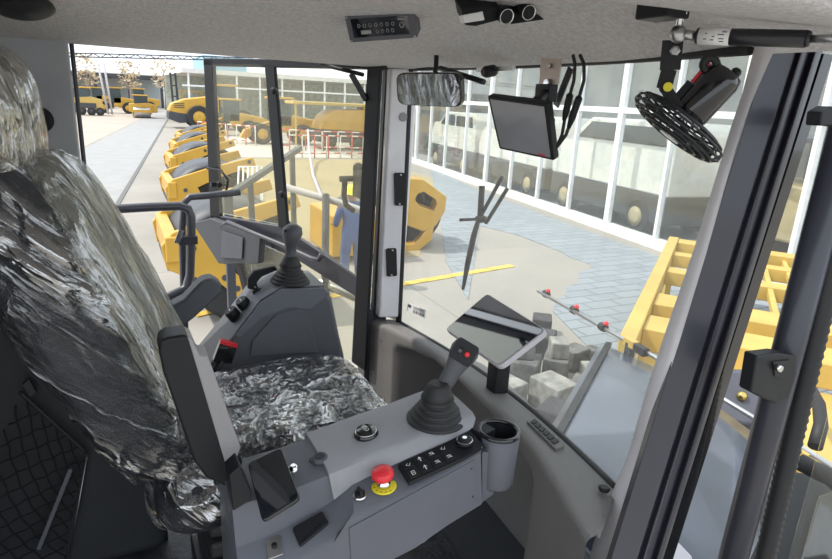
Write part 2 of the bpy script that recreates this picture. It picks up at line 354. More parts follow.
def vehicle(name, c, hd, Lx, hh, label, cat, grp, cab=True, body=m_vwhite, low=m_vdark, wheel=m_tan):
    t = thing(name, c, label, cat, grp); c = Vector(c)
    u = V(math.cos(hd), math.sin(hd), 0); wv = V(-u.y, u.x, 0); W = 1.9
    def p(a, b, z): return c + u * a + wv * b + V(0, 0, z)
    k = M(); k.bar(p(-Lx / 2, 0, .75), p(Lx / 2, 0, .75), W, .75); k.build('sill_panel', low, t, bevel=.08)
    prof = [(-Lx / 2, 1.1), (Lx / 2, 1.1), (Lx / 2 + .05, 1.6), (Lx / 2 - .35, hh - .55), (Lx / 2 - 1.1, hh - .5), (Lx / 2 - 1.9, hh), (-Lx / 2 + .2, hh), (-Lx / 2, hh - .3)]
    k = M().prism([p(a, -W / 2, z) for a, z in prof], wv * W); k.build('body', body, t, bevel=.06)
    k = M().prism([p(a, -W / 2 - .01, z) for a, z in ((Lx / 2 - 1.3, hh - .6), (Lx / 2 - 1.95, hh - .12), (Lx / 2 - 3.1, hh - .12), (Lx / 2 - 3.1, hh - .6))], wv * (W + .02)); k.build('window', m_mglass, t)
    k = M().prism([p(a, -W / 2 - .01, z) for a, z in ((-Lx / 2 + .3, hh - .6), (-Lx / 2 + .4, hh - .15), (Lx / 2 - 3.3, hh - .15), (Lx / 2 - 3.3, hh - .6))], wv * (W + .02)); k.build('window', m_mglass, t)
    for a in (-Lx * .32, Lx * .32):
        for s in (-1, 1):
            ww = M().lathe([(.44, 0), (.46, .03), (.46, .24), (.44, .27)], p(a, s * (W / 2 - .22), .46), wv * s, 20).build('wheel', m_tyre, t)
            M().lathe([(.25, .272), (.27, .30), (.1, .31)], p(a, s * (W / 2 - .22), .46), wv * s, 16).build('hub', wheel, ww)
    return t
vehicle('van', V(13.5, 13.0, .03), math.atan2(fd.y, fd.x), 5.5, 2.9, 'white van behind the glass, nearest the yellow frame of those in the hall', 'van', 'white vans parked in the glass hall')
vehicle('van', V(14.35, 18.9, .03), math.atan2(fd.y, fd.x), 5.5, 2.8, 'white van behind the glass, in the middle of the three in the hall', 'van', 'white vans parked in the glass hall')
vehicle('van', V(15.2, 24.8, .03), math.atan2(fd.y, fd.x), 5.5, 2.7, 'white van behind the glass, farthest of the three in the hall', 'van', 'white vans parked in the glass hall')
t = thing('wheeled_loader', V(13.0, 7.4, .03), 'tan loader with an open dark cab behind the right end of the glass front', 'loader')
c = V(13.0, 7.4, 0)
k = M(); k.prism([c + V(-.8, a, z) for a, z in ((-1.9, .7), (1.5, .7), (1.7, 1.5), (.9, 1.9), (-1.9, 1.8))], (1.6, 0, 0)); k.build('body', m_tan, t, bevel=.08)
k = M()
for a, b in ((-.7, -1.0), (-.7, .7), (.7, -1.0), (.7, .7)): k.bar(c + V(a, b, 1.8), c + V(a, b, 2.7), .09, .09)
k.build('cab_frame', m_vdark, t); k = M(); k.bb(c + V(-.8, -1.2, 2.7), c + V(.8, .9, 2.82)); k.build('roof', m_vdark, t, bevel=.04)
for b in (-1.2, 1.0):
    for s in (-1, 1):
        ww = M().lathe([(.58, 0), (.62, .05), (.62, .35), (.58, .4)], c + V(s * .6, b, .65), (s, 0, 0), 22).build('wheel', m_tyre, t); M().lathe([(.3, .4), (.32, .43), (.1, .44)], c + V(s * .6, b, .65), (s, 0, 0), 16).build('hub', m_tan, ww)

# ---- far background
o = thing('shed', (-2, 112, 0), 'long low open shed at the far end of the yard on the left', 'shed')
M().bb((-30, 108, 4.3), (9, 118, 4.9)).build('roof', m_mgrey, o)
for i in range(9): M().bb((-29.6 + i * 4.7, 108.3, 0), (-29.2 + i * 4.7, 108.8, 4.3)).build('post', m_mgrey, o)
M().bb((-30, 117, 0), (9, 117.3, 4.3)).build('wall', m_wall, o)
o = thing('gantry', (4, 80, 0), 'long lattice crossbeam on posts spanning the sky over the yard', 'gantry')
k = M(); a = V(-14, 86, 5.8); b = V(20, 86, 7.5)
for q in (V(0, 0, .2), V(0, 0, -.2)): k.bar(a + q, b + q, .14, .14)
nn = 44
for i in range(nn):
    p0 = a.lerp(b, i / nn); p1 = a.lerp(b, (i + 1) / nn); sg = 1 if i % 2 else -1
    k.bar(p0 + V(0, 0, .2 * sg), p1 - V(0, 0, .2 * sg), .09, .09)
k.build('lattice_beam', m_mgrey, o)
for x, z in ((-13.8, 5.8), (19.8, 7.5)): M().bb((x - .15, 85.85, 0), (x + .15, 86.15, z - .2)).build('post', m_mgrey, o)
o = M().bb((13.6, 100, 0), (20, 112, 8.2)).build('warehouse', m_blue); tag(o, 'light blue warehouse gable beside the open door frame', 'building')
o = thing('gatehouse', (11.5, 96, 0), 'small white gatehouse with a dark doorway left of the blue warehouse', 'building')
M().bb((9, 94, 0), (13.3, 98, 3.9)).build('wall', m_wall, o); M().bb((10.6, 93.95, 0), (11.3, 94.02, 3.2)).build('doorway', m_vdark, o)
o = M().bb((-40, 132, 0), (12, 140, 5.5)).build('boundary_wall', m_wall); tag(o, 'pale boundary wall behind the far shed and trees', 'wall')
def tree(c, h, label, lm):
    t = thing('tree', c, label, 'tree', 'thin trees at the end of the yard'); c = Vector(c)
    k = M(); k.tube([c, c + V(.1, 0, h * .35), c + V(0, .1, h * .75)], [.16, .12, .05], 7)
    for i in range(7):
        a = random.uniform(0, 6.28); z = h * random.uniform(.35, .65); k.tube([c + V(0, 0, z), c + V(math.cos(a) * h * .16, math.sin(a) * h * .16, z + h * .2)], [.05, .02], 5)
    k.build('trunk', m_bark, t); k = M()
    for i in range(260):
        a = random.uniform(0, 6.28); r = h * .24 * math.sqrt(random.random()); z = h * random.uniform(.42, 1.0); q = c + V(math.cos(a) * r, math.sin(a) * r, z); s = random.uniform(.12, .26)
        e1 = V(random.uniform(-1, 1), random.uniform(-1, 1), random.uniform(-1, 1)).normalized() * s; e2 = e1.cross(V(random.uniform(-1, 1), .3, .7)).normalized() * s
        k.add([q - e1, q - e2, q + e1, q + e2], [(0, 1, 2, 3)])
    k.build('crown', lm, t)
tree((-2.2, 104, 0), 7.2, 'thin bare-branched tree leftmost behind the far yard', m_leaf)
tree((3.4, 104, 0), 6.8, 'pale autumn tree behind the small roller in the far yard', m_leaf)
tree((8.2, 103, 0), 7.4, 'bushy orange-brown tree left of the white gatehouse', m_leaf)
o = thing('power_pole', (1.3, 78, 0), 'pair of leaning grey poles behind the far yellow loaders', 'pole')
for (xa, xb) in ((98, 107), (104, 111)):
    k = M(); p_ = at(xa, 64, Y=78); q_ = at(xb, 100, Y=78); k.tube([p_, V(q_.x, 78, 0)], .11, 8); k.build('pole', m_trim, o)

# ---- machines far left
def wheel(c, r, wd, s, t, hub=m_cyel):
    ww = M().lathe([(r * .93, 0), (r, wd * .15), (r, wd * .85), (r * .93, wd)], c, (0, s, 0), 22).build('wheel', m_tyre, t)
    M().lathe([(r * .5, wd), (r * .52, wd + .03), (r * .2, wd + .05)], c, (0, s, 0), 16).build('hub', hub, ww)
def site_machine(name, x, y, S, label, grp, kind='loader', rz=0):
    t = thing(name, (x, y, 0), label, 'roller' if 'roller' in name else 'loader', grp)
    def p(a, b, z): return V(x + a * S, y + b * S, z * S)
    if kind == 'loader':
        M().prism([p(a, -.6, z) for a, z in ((-.4, .8), (2.5, .8), (2.6, 1.6), (.6, 1.95), (-.4, 1.9))], (0, 1.2 * S, 0)).build('bonnet', m_cyel, t, bevel=.08)
        M().prism([p(a, -.5, z) for a, z in ((-2.2, .5), (-.4, .6), (-.4, 1.2), (-2.2, 1.1))], (0, 1.0 * S, 0)).build('chassis', m_mgrey, t)
        k = M(); k.bb(p(-.9, -.6, 1.2), p(.5, .6, 2.95)); c = k.build('cab', m_mglass, t, bevel=.05)
        k = M(); k.bb(p(-1.05, -.7, 2.95), p(.65, .7, 3.1)); k.build('roof', m_cyel, t, bevel=.03)
        M().prism([p(a, -.3, z) for a, z in ((-1.0, 1.1), (-.9, 1.5), (-2.6, .9), (-2.9, .4), (-2.6, .3))], (0, .6 * S, 0)).build('boom', m_cyel, t)
        for a in (-1.6, 1.2):
            for s in (-1, 1): wheel(p(a, s * .65, .68), .68 * S, .4 * S, s, t)
    else:
        M().prism([p(a, -.8, z) for a, z in ((-1.4, .7), (1.9, .7), (1.9, 1.6), (.8, 1.9), (-1.4, 1.7))], (0, 1.6 * S, 0)).build('body', m_cyel2 if kind == 'tyre' else m_cyel, t, bevel=.06)
        k = M(); k.bb(p(-.8, -.75, 1.75), p(.8, .75, 2.7)); k.build('cab', m_mglass, t, bevel=.05)
        k = M(); k.bb(p(-.95, -.85, 2.7), p(.95, .85, 2.85)); k.build('roof', m_cyel, t, bevel=.03)
        if kind == 'tyre':
            M().bb(p(-1.3, -.85, .75), p(1.3, -.8, 1.25)).build('side_panel', m_mgrey, t)
            for a in (-1.0, -.1, .8, 1.6):
                for s in (-1, 1): wheel(p(a, s * .55, .42), .42 * S, .3 * S, s, t, m_mgrey)
        else:
            M().lathe([(.62 * S, -1 * S), (.65 * S, -.97 * S), (.65 * S, .97 * S), (.62 * S, 1 * S)], p(0, -1.1, .66), (1, 0, 0), 26).build('drum', m_steel, t)
            M().bb(p(-1.15, -1.9, .5), p(-1.02, -.4, .95)).build('drum_frame', m_cyel, t); M().bb(p(1.02, -1.9, .5), p(1.15, -.4, .95)).build('drum_frame', m_cyel, t)
            M().bb(p(-1.15, -1.95, .7), p(1.15, -1.82, 1.05)).build('drum_frame', m_cyel, t)
            for s in (-1, 1): M().lathe([(.6 * S, 0), (.65 * S, .06), (.65 * S, .4 * S), (.6 * S, .45 * S)], p(s * .55, 1.2, .65), (s, 0, 0), 20).build('wheel', m_tyre, t)
    return t
site_machine('tyre_roller', -2.2, 74, 1.0, 'yellow tyre roller with grey side panel, leftmost machine in the far yard', 'machines in the far yard', 'tyre')
site_machine('wheel_loader', 1.2, 82, .95, 'yellow wheel loader just right of the tyre roller in the far yard', 'machines in the far yard')
site_machine('wheel_loader', 4.2, 92, .95, 'yellow wheel loader right of the leaning poles, behind the far drum roller', 'machines in the far yard')
site_machine('wheel_loader', -.8, 98, .9, 'yellow wheel loader half hidden behind the tyre roller', 'machines in the far yard')
site_machine('drum_roller', 3.3, 72, .82, 'small drum roller facing us with grey drum, alone on the pale yard', 'machines in the far yard', 'drum')
# wheel loader rear end by the door frame
o = thing('wheel_loader', (7.2, 55, 0), 'big yellow loader with grey counterweight and large rear wheel beside the door frame', 'loader')
def q(a, b, z): return V(4.75 + a * .88, 55 + b, z)
M().prism([q(a, -1.0, z) for a, z in ((-.3, 1.35), (0, 1.95), (1.2, 2.35), (4.2, 2.75), (4.2, 1.3), (1.0, 1.1))], (0, 2, 0)).build('bonnet', m_cyel, o, bevel=.1)
M().prism([q(a, -1.05, z) for a, z in ((-.35, .75), (-.3, 1.35), (1.3, 1.2), (1.5, .9), (1.4, .5), (.6, .45))], (0, 2.1, 0)).build('counterweight', m_mgrey, o, bevel=.08)
k = M()
for z in (1.65, 1.8, 1.95): k.bb(q(.2, -1.03, z), q(1.1, -.99, z + .06))
k.build('grille', m_vdark, o)
wheel(q(2.3, -1.0, .95), .95, .5, -1, o); wheel(q(2.3, 1.0, .95), .95, .5, 1, o)
wheel(q(6.3, -1.0, .85), .85, .5, -1, o); wheel(q(6.3, 1.0, .85), .85, .5, 1, o)
k = M(); k.bb(q(4.1, -.9, 1.3), q(5.8, .9, 3.5)); k.build('cab', m_mglass, o, bevel=.05)
k = M(); k.bb(q(3.9, -1, 3.5), q(6.0, 1, 3.68)); k.build('roof', m_cyel, o, bevel=.04)
M().prism([q(a, -.4, z) for a, z in ((5.6, .6), (9.2, .4), (9.2, .9), (5.6, 1.4))], (0, .8, 0)).build('boom', m_cyel, o)
# forklift
o = thing('forklift', (7.3, 66, 0), 'dark forklift with a tall raised mast behind the big yellow loader', 'forklift')
def q(a, b, z): return V(6.0 + a, 66 + b, z)
k = M(); 
for a in (0, .45): k.bar(q(a, 0, .3), q(a - .15, 0, 4.6), .14, .2)
for z in (1.2, 2.4, 3.4, 4.4): k.bar(q(-.05, 0, z), q(.4, 0, z), .12, .12)
k.build('mast', m_mgrey, o); M().prism([q(a, -.6, z) for a, z in ((.6, .4), (3, .4), (3, 1.4), (1.9, 1.5), (.6, 1.2))], (0, 1.2, 0)).build('body', m_cyel, o, bevel=.06)
k = M()
for a in (.8, 2.6):
    for b in (-.55, .55): k.bar(q(a, b, 1.2), q(a, b, 2.9), .07, .07)
k.bb(q(.6, -.65, 2.9), q(2.8, .65, 3.0)); k.build('guard', m_cyel, o)
for a in (1.0, 2.5):
    for s in (-1, 1): wheel(q(a, s * .55, .4), .4, .25, s, o)

# ---- rollers in a row
def make_roller():
    t = thing('drum_compactor', (0, 0, 0), 'x', 'roller', 'yellow drum units parked in a row')
    W = 1.5
    k = M(); k.lathe([(.55, -W / 2 + .12), (.60, -W / 2 + .15), (.60, W / 2 - .15), (.55, W / 2 - .12)], (.85, 0, .60), (0, 1, 0), 40); k.build('drum', m_tyre, t)
    for s in (-1, 1):
        yy = s * (W / 2 - .08)
        prof = [(-.02, .98), (.10, 1.12), (.75, 1.33), (1.45, 1.50), (1.5, 1.36), (.85, 1.14), (.50, .98), (.62, .74), (1.15, .20), (1.35, .22), (1.38, .10), (.98, .10), (.48, .60), (.36, .50), (.24, .5), (.2, .62), (.02, .72)]
        k = M().prism([V(a, yy - .04, z) for a, z in prof], (0, .08, 0)); k.build('side_plate', m_cyel, t, bevel=.015)
        k = M()
        for a, z in ((.12, .98), (.12, .84), (.3, .94), (.62, .58), (.75, .44), (.88, .30), (1.02, .17), (.80, 1.24), (1.38, 1.42), (.30, .58)): k.lathe([(.035, 0), (.035, .012)], (a, yy + s * .04, z), (0, s, 0), 10)
        k.build('bolt', m_mgrey, t)
    k = M(); k.grid([[V(.85 + .80 * math.cos(R(a)), y, .62 + .72 * math.sin(R(a))) for a in range(35, 176, 10)] for y in (-W / 2 + .12, 0, W / 2 - .12)]); k.build('fender', m_mgrey, t, solid=.04)
    k = M(); k.bb((.02, -W / 2, .8), (.16, W / 2, 1.08)); k.build('front_beam', m_cyel, t, bevel=.02)
    k = M(); k.bb((.45, -.5, .98), (1.4, .5, 1.12)); k.build('engine_deck', m_vdark, t, bevel=.03)
    for i in range(6):
        k = M(); k.tube([(.5 + .14 * i, -.2, 1.12), (.55 + .12 * i, -.62, 1.10), (.7 + .1 * i, -.66, .85)], .02, 6); k.build('hose', m_rubber, t)
    return t
pr = make_roller()
spots = [(.50, 8.9), (.95, 13.9), (1.42, 18.8), (1.95, 23.4), (2.6, 28.2)]
rl = ['yellow drum unit nearest the cab, black drum and bolted side plate behind the handrail', 'yellow drum unit second in the row from the handrail', 'yellow drum unit third in the row from the handrail', 'yellow drum unit fourth in the row, second from the far end', 'yellow drum unit at the far end of the row']
for i, (x, y) in enumerate(spots):
    c = pr if i == 0 else copy_tree(pr)
    c.location = (x, y, 0); c.scale = (1.2, 1.2, 1.2); c['label'] = rl[i]

# ---- background machines seen through the door glass
site_machine('wheel_loader', 10.2, 40, .95, 'yellow loader behind the barriers, left in the larger door pane', 'machines behind the barriers')
site_machine('wheel_loader', 8.3, 47, .85, 'yellow loader farther back in the smaller door pane', 'machines behind the barriers')
o = thing('site_truck', (14, 36, 0), 'long yellow machine with slanted bonnet and grey skirt behind the barriers', 'loader', None)
def q(a, b, z): return V(11.4 + a, 36 + b, z)
M().prism([q(a, 0, z) for a, z in ((0, 1.2), (.35, 2.0), (.9, 2.35), (3.0, 2.45), (3.0, 1.1))], (0, 1.8, 0)).build('bonnet', m_cyel, o, bevel=.08)
M().prism([q(a, .05, z) for a, z in ((0, .45), (0, 1.2), (3.0, 1.1), (5.5, 1.1), (5.5, .4))], (0, 1.7, 0)).build('skirt', m_mgrey, o, bevel=.05)
k = M(); k.bb(q(3.05, .05, 1.1), q(5.0, 1.75, 2.6)); k.build('cab', m_mglass, o, bevel=.05)
k = M(); k.bb(q(-1.6, -.1, 2.6), q(5.4, 1.9, 2.78)); k.build('canopy', m_cyel2, o, bevel=.04)
for a in (-1.4, 2.9): M().bar(q(a, .1, 0), q(a, .1, 2.6), .1, .1).build('post', m_cyel2, o)
for a in (.6, 2.4, 4.4): wheel(q(a, .1, .45), .45, .3, -1, o, m_mgrey)
o = thing('canopy_hall', (18, 66, 0), 'long white canopy with rows of posts behind the loaders', 'building')
M().bb((6.5, 62, 4.6), (34, 80, 5.0)).build('roof', m_wall, o); M().bb((6.5, 80, 0), (34, 80.3, 4.6)).build('back_wall', mat('pale green wall', (.55, .58, .50), .9, nscale=2, namt=.2), o)
for i in range(12): M().bb((7 + i * 2.2, 62.2, 0), (7.16 + i * 2.2, 62.4, 4.6)).build('post', m_wframe, o)
M().bb((6.5, 62.1, 3.4), (34, 62.3, 3.55)).build('rail', m_wframe, o)

def barrier(a, b, label, nb=3, h=1.15):
    a = Vector(a); b = Vector(b)
    t = thing('crowd_barrier', a.lerp(b, .5), label, 'barrier', 'red and white barriers in the yard')
    for z in (.25, h):
        rl_ = M().tube([a.lerp(b, i / nb / 2) + V(0, 0, z) for i in range(nb * 2 + 1)], .035, 6).build('rail', m_bwhite, t)
        rl_.data.materials.append(m_bred)
        for fi, pg in enumerate(rl_.data.polygons): pg.material_index = (fi // 6) % 2
    for i in range(nb + 1):
        c = a.lerp(b, i / nb); (M().tube([c, c + V(0, 0, h)], .035, 6)).build('post', m_bwhite if i % 2 else m_bred, t)
for i, (a, b) in enumerate((((8.2, 30.8), (10.2, 30.9)), ((10.3, 30.9), (12.3, 31.0)), ((8.6, 36), (11.2, 36.0 - 1.2)), ((11.3, 34.8), (13.8, 34.4)), ((5.2, 42), (6.6, 40)), ((6.7, 39.9), (8.0, 38)))):
    barrier((*a, 0), (*b, 0), ['red and white barrier in the front row, nearer the door pillar divider', 'red and white barrier in the front row, nearer the door post', 'red and white barrier of the back row, left half', 'red and white barrier of the back row, right half', 'red and white barrier leftmost, seen in the small door pane', 'red and white barrier right-hand in the small door pane'][i])
o = M().tube([at(308, 130, Z=1.4), at(309, 150, Z=.6), at(313, 175, Z=.05), at(322, 198, Z=.05)], .06, 8).build('hose', m_lilac); tag(o, 'pale lilac hose hanging over the barriers and trailing on the ochre floor', 'hose')

# ---- dark linkage arms beyond the door (part of the platform rig on the left side)
o = thing('steel_trestle', (1.6, 5.2, 0), 'grey slanted support frame of struts standing outside beyond the open door', 'frame')
k = M(); a0 = at(222, 200, Y=5.2); a1 = at(345, 133, Y=5.2 * 1.35)
k.bar(at(232, 193, Y=5.2), at(300, 148, Y=6.4), .05, .05); k.build('arm', m_vdark, o)
for (x0, y0, x1, y1) in ((250, 183, 259, 300), (292, 153, 300, 200)):
    p0 = at(x0, y0, Y=5.5 if x0 < 280 else 6.4); M().bar(p0, V(p0.x + .05, p0.y, 0), .05, .05).build('post', m_vdark, o)
p0 = at(228, 200, Y=5.2); M().bar(p0 + V(0, 0, .05), V(p0.x, p0.y, 0), .07, .07).build('post', m_mgrey, o)
o = thing('guard_grille', at(240, 215, Z=0), 'white barred guard grille standing behind the first drum units', 'grille')
k = M(); c0 = at(238, 190, Z=1.3); 
for i in range(6): k.tube([c0 + V(.09 * i, 0, 0), c0 + V(.09 * i + .12, .5, .38)], .018, 6)
k.tube([c0, c0 + V(.45, 0, 0)], .022, 6); k.tube([c0 + V(.12, .5, .38), c0 + V(.57, .5, .38)], .022, 6)
k.tube([c0, V(c0.x, c0.y, 0)], .03, 6); k.tube([c0 + V(.45, 0, 0), V(c0.x + .45, c0.y, 0)], .03, 6); k.build('grille_bars', m_bwhite, o)
o['label'] = 'white barred guard grille on two legs, seen through the small door pane'

# ---- worker
def skin_body(name, pts, edges, rad, m, parent, base):
    me = bpy.data.meshes.new(name); me.from_pydata([Vector(p) - base for p in pts], edges, []); me.update()
    o = bpy.data.objects.new(name, me); COL.objects.link(o); o.parent = parent
    sk = o.modifiers.new('skin', 'SKIN')
    for i, r in enumerate(rad): me.skin_vertices[0].data[i].radius = (r, r) if not isinstance(r, tuple) else r
    me.skin_vertices[0].data[0].use_root = True
    sk.use_smooth_shade = True; ss = o.modifiers.new('sub', 'SUBSURF'); ss.levels = 1; ss.render_levels = 2
    me.materials.append(m); return o
WX, WY = 3.53, 9.30
wk = thing('person', (WX, WY, 0), 'person in blue overalls and a yellow helmet standing with back turned behind the door', 'person')
B = V(WX, WY, 0)
pts = [V(0, 0, .92), V(0, 0, 1.12), V(0, .02, 1.34), V(0, .03, 1.45), V(-.19, .02, 1.38), V(-.26, .06, 1.12), V(-.20, .26, 1.02), V(.19, .02, 1.38), V(.26, .06, 1.12), V(.20, .26, 1.04),
       V(-.10, 0, .86), V(-.12, .02, .48), V(-.12, -.02, .08), V(.10, 0, .86), V(.13, .03, .48), V(.14, 0, .08), V(-.12, .12, .04), V(.15, .14, .04)]
ed = [(0, 1), (1, 2), (2, 3), (2, 4), (4, 5), (5, 6), (2, 7), (7, 8), (8, 9), (0, 10), (10, 11), (11, 12), (0, 13), (13, 14), (14, 15), (12, 16), (15, 17)]
rd = [(.17, .13), (.16, .12), (.17, .12), .07, .085, .062, .05, .085, .062, .05, .11, .085, .07, .11, .085, .07, .045, .045]
skin_body('body', [B + p for p in pts], ed, rd, m_overall, wk, B)
k = M(); k.lathe([(.045, -.10), (.06, -.06), (.085, -.02), (.095, .04), (.09, .09), (.06, .13), (.02, .145)], B + V(0, .03, 1.56), (0, .1, 1), 18); k.build('head', m_skin, wk, smooth=True)
k = M(); k.lathe([(.15, 0), (.155, .01), (.125, .02), (.12, .07), (.09, .12), (.03, .145)], B + V(0, .02, 1.60), (0, -.15, 1), 20); k.build('helmet', m_helmet, wk, smooth=True)
for s, ax in ((-1, 0), (1, 0)):
    hp = B + V(s * .2, .30, 1.03); k = M(); k.lathe([(.02, -.05), (.035, 0), (.035, .05), (.02, .08)], hp, (0, 1, .1), 8)
    for i in range(4): k.tube([hp + V((i - 1.5) * .018, .06, 0), hp + V((i - 1.5) * .02, .11, -.01), hp + V((i - 1.5) * .018, .13, -.04)], [.010, .009, .007], 6)
    k.tube([hp + V(-s * .03, .0, 0), hp + V(-s * .055, .05, 0)], [.011, .008], 6); k.build('hand', m_skin, wk)
for s in (-1, 1):
    k = M(); k.prism([B + V(s * .13 + a, b, 0) for a, b in ((-.05, -.08), (.05, -.08), (.055, .12), (.03, .2), (-.03, .2), (-.055, .12))], (0, 0, .08)); k.build('shoe', m_black, wk, bevel=.015)

# ---- yellow machine on the hall side with open frame window
o = thing('site_machine', (5.6, 11.4, 0), 'yellow machine with a hexagonal opening in its frame plate, beyond the front pillar', 'loader')
YP = 11.3
def z0(x, y): return at(x, y, Y=YP)
outer = [(398, 178), (418, 175), (424, 188), (446, 205), (444, 222), (430, 235), (424, 245), (404, 248)]
inner = [(415, 192), (422, 190), (432, 197), (436, 204), (436, 210), (428, 210), (422, 206), (416, 198)]
outer = [(396, 196), (404, 178), (424, 180), (447, 197), (445, 212), (436, 226), (424, 232), (402, 224)]
inner = [(415, 200), (418, 194), (424, 192), (436, 200), (437, 204), (434, 211), (428, 209), (420, 206)]
k = M(); k.frame([z0(*p) for p in outer], [z0(*p) for p in inner], (.15, .5, 0)); k.build('frame_plate', m_cyel, o, bevel=.03)
k = M(); k.prism([z0(*p) for p in ((424, 232), (434, 226), (432, 240), (420, 250), (395, 255), (395, 246), (414, 244), (420, 238))], (.1, .3, 0)); k.build('step_plate', m_cyel, o, bevel=.02)
k = M(); k.prism([z0(x, y) + V(0, .5, 0) for x, y in ((330, 232), (404, 182), (430, 186), (436, 205), (420, 248), (330, 262))], (.2, 1.4, 0)); k.build('body', m_vdark, o, bevel=.05)
a = V(3.0, 10.6, 0)
k = M(); _a = at(332, 258, Y=10.7); _b = at(376, 214, Y=10.7); k.bb((_a.x, 10.7, _a.z), (_b.x + .4, 12.2, _b.z)); k.build('side_tank', m_cyel, o, bevel=.05)
for c in (V(6.15, 12.4, .62),): M().lathe([(.55, 0), (.62, .06), (.62, .44), (.55, .5)], c - V(0, .4, 0), (0, 1, 0), 26).build('wheel', m_tyre, o)

# ---- concrete block pile
bi = 0
pts = [(520, 395, 0, .42, m_blockl), (508, 345, .0, .34, m_block), (530, 372, .0, .5, m_block), (548, 402, 0, .4, m_blockd), (560, 395, 0, .45, m_blockl), (552, 345, 0, .42, m_blockd), (575, 352, 0, .36, m_block), (582, 372, 0, .36, m_blockl), (560, 368, 0, .4, m_block), (600, 360, 0, .3, m_blockd), (542, 322, 0, .36, m_blockd), (590, 350, 0, .26, m_block), (575, 385, 0, .34, m_block), (535, 350, .36, .40, m_block), (545, 376, .38, .34, m_blockl), (520, 318 + 10, 0, .26, m_blockd)]
bl = ['front left in the pile, pale topped', 'leftmost in the pile beside the tablet', 'tall grey one mid left in the pile', 'dark one low in the front of the pile', 'pale one at the front by the bonnet edge', 'dark upright one at the back of the pile', 'grey one at the back right of the pile', 'pale one right of the pile near the bonnet', 'grey one in the middle of the pile', 'small dark one at the right end of the pile', 'dark one at the far tip of the pile', 'small grey one right at the back of the pile', 'grey one low right against the bonnet', 'grey one lying on top at the left', 'pale one lying on top in the centre', 'small dark one farthest left behind the tablet']
base_ = []
for (x, y, z, s_, mm) in pts:
    p = at(x, y, Z=.18); base_.append([p.x, p.y, s_ * .92])
low = [i for i in range(16) if i not in (13, 14)]
for it in range(300):
    for a in low:
        for b in low:
            if a >= b: continue
            A, B2 = base_[a], base_[b]; dx, dy = A[0] - B2[0], A[1] - B2[1]; dd = math.hypot(dx, dy) + 1e-6; need = (A[2] + B2[2]) * .66
            if dd < need:
                f = (need - dd) / dd * .5; A[0] += dx * f; A[1] += dy * f; B2[0] -= dx * f; B2[1] -= dy * f
blk = {}
for i, (x, y, z, s_, mm) in enumerate(pts):
    q_ = base_[i]; sz = q_[2]; an = random.uniform(0, 3.1); zb = .002
    if i in (13, 14):
        pb_ = blk[2 if i == 13 else 8]; q_ = [pb_[0], pb_[1], sz * .8]; sz = q_[2]; zb = pb_[2] * .8 + .004; an = pb_[3] + .3
    blk[i] = (q_[0], q_[1], sz, an)
    k = M(); k.box(V(q_[0], q_[1], zb + sz * .4), (sz, sz * .8, sz * .8), Matrix.Rotation(an, 3, 'Z'))
    o = k.build('concrete_block', mm, bevel=.02, loc=V(q_[0], q_[1], zb)); tag(o, 'rough concrete block, ' + bl[i], 'block', 'concrete blocks heaped in front of the machine')

# ---- articulated front body: bonnet, fender
u37 = V(.80, .60, 0); w37 = V(.60, -.80, 0)
o = thing('front_bonnet', (2.4, 2.0, 0), 'blue-grey glossy bonnet sloping away in front of the windshield', 'bonnet')
hz = 1.5
ha = at(602, 343, Z=hz); hb = at(752, 430, Z=hz)
na = at(541, 447, Z=hz)
dn_ = (na - ha); 
right = (hb - ha).normalized(); 
W_ = (hb - ha).length
p0, p1 = ha, ha + right * W_; p2, p3 = p1 + dn_, ha + dn_
k = M(); k.add([], [])
top = [p0, p1, p2, p3]
rows = []
for i in range(9):
    f = i / 8; rows.append([])
    for j in range(-1, 10):
        g2 = min(max(j / 8, 0), 1); pnt = p0.lerp(p3, f).lerp(p1.lerp(p2, f), g2); zz = .05 * math.sin(math.pi * g2) + (-.02 if (i in (0, 8)) else 0)
        if j == -1: pnt = pnt - right * .04; zz = -.25
        if j == 9: pnt = pnt + right * .04; zz = -.25
        rows[-1].append(pnt + V(0, 0, zz))
k.grid(rows); fr_ = (p0 - p3).normalized(); 
k.grid([[p + V(0, 0, 0) for p in rows[0]], [V(p.x, p.y, hz - .9) + fr_ * .08 for p in rows[0]]])
k.build('bonnet_top', m_hood, o, solid=.02)
k = M(); 
k.bar(p0 + right * .07 + V(0, 0, .025), p3 + right * .07 + V(0, 0, .025), .04, .02)
k.build('seal_strip', m_rubber, o)
k = M(); k.prism([p0.lerp(p1, .03) - V(0, 0, .28), p1.lerp(p0, .03) - V(0, 0, .28), p2.lerp(p3, .03) - V(0, 0, .28), p3.lerp(p2, .03) - V(0, 0, .28)], (0, 0, -(hz - .30 - .3))); k.build('front_chassis', m_hoodd, o, bevel=.03)
wc = (p0 + p1 + p2 + p3) / 4
for s in (-1, 1): M().lathe([(.40, 0), (.45, .05), (.45, .28), (.40, .32)], V(wc.x, wc.y, .45) + right * s * .25, right * s, 26).build('wheel', m_tyre, o)

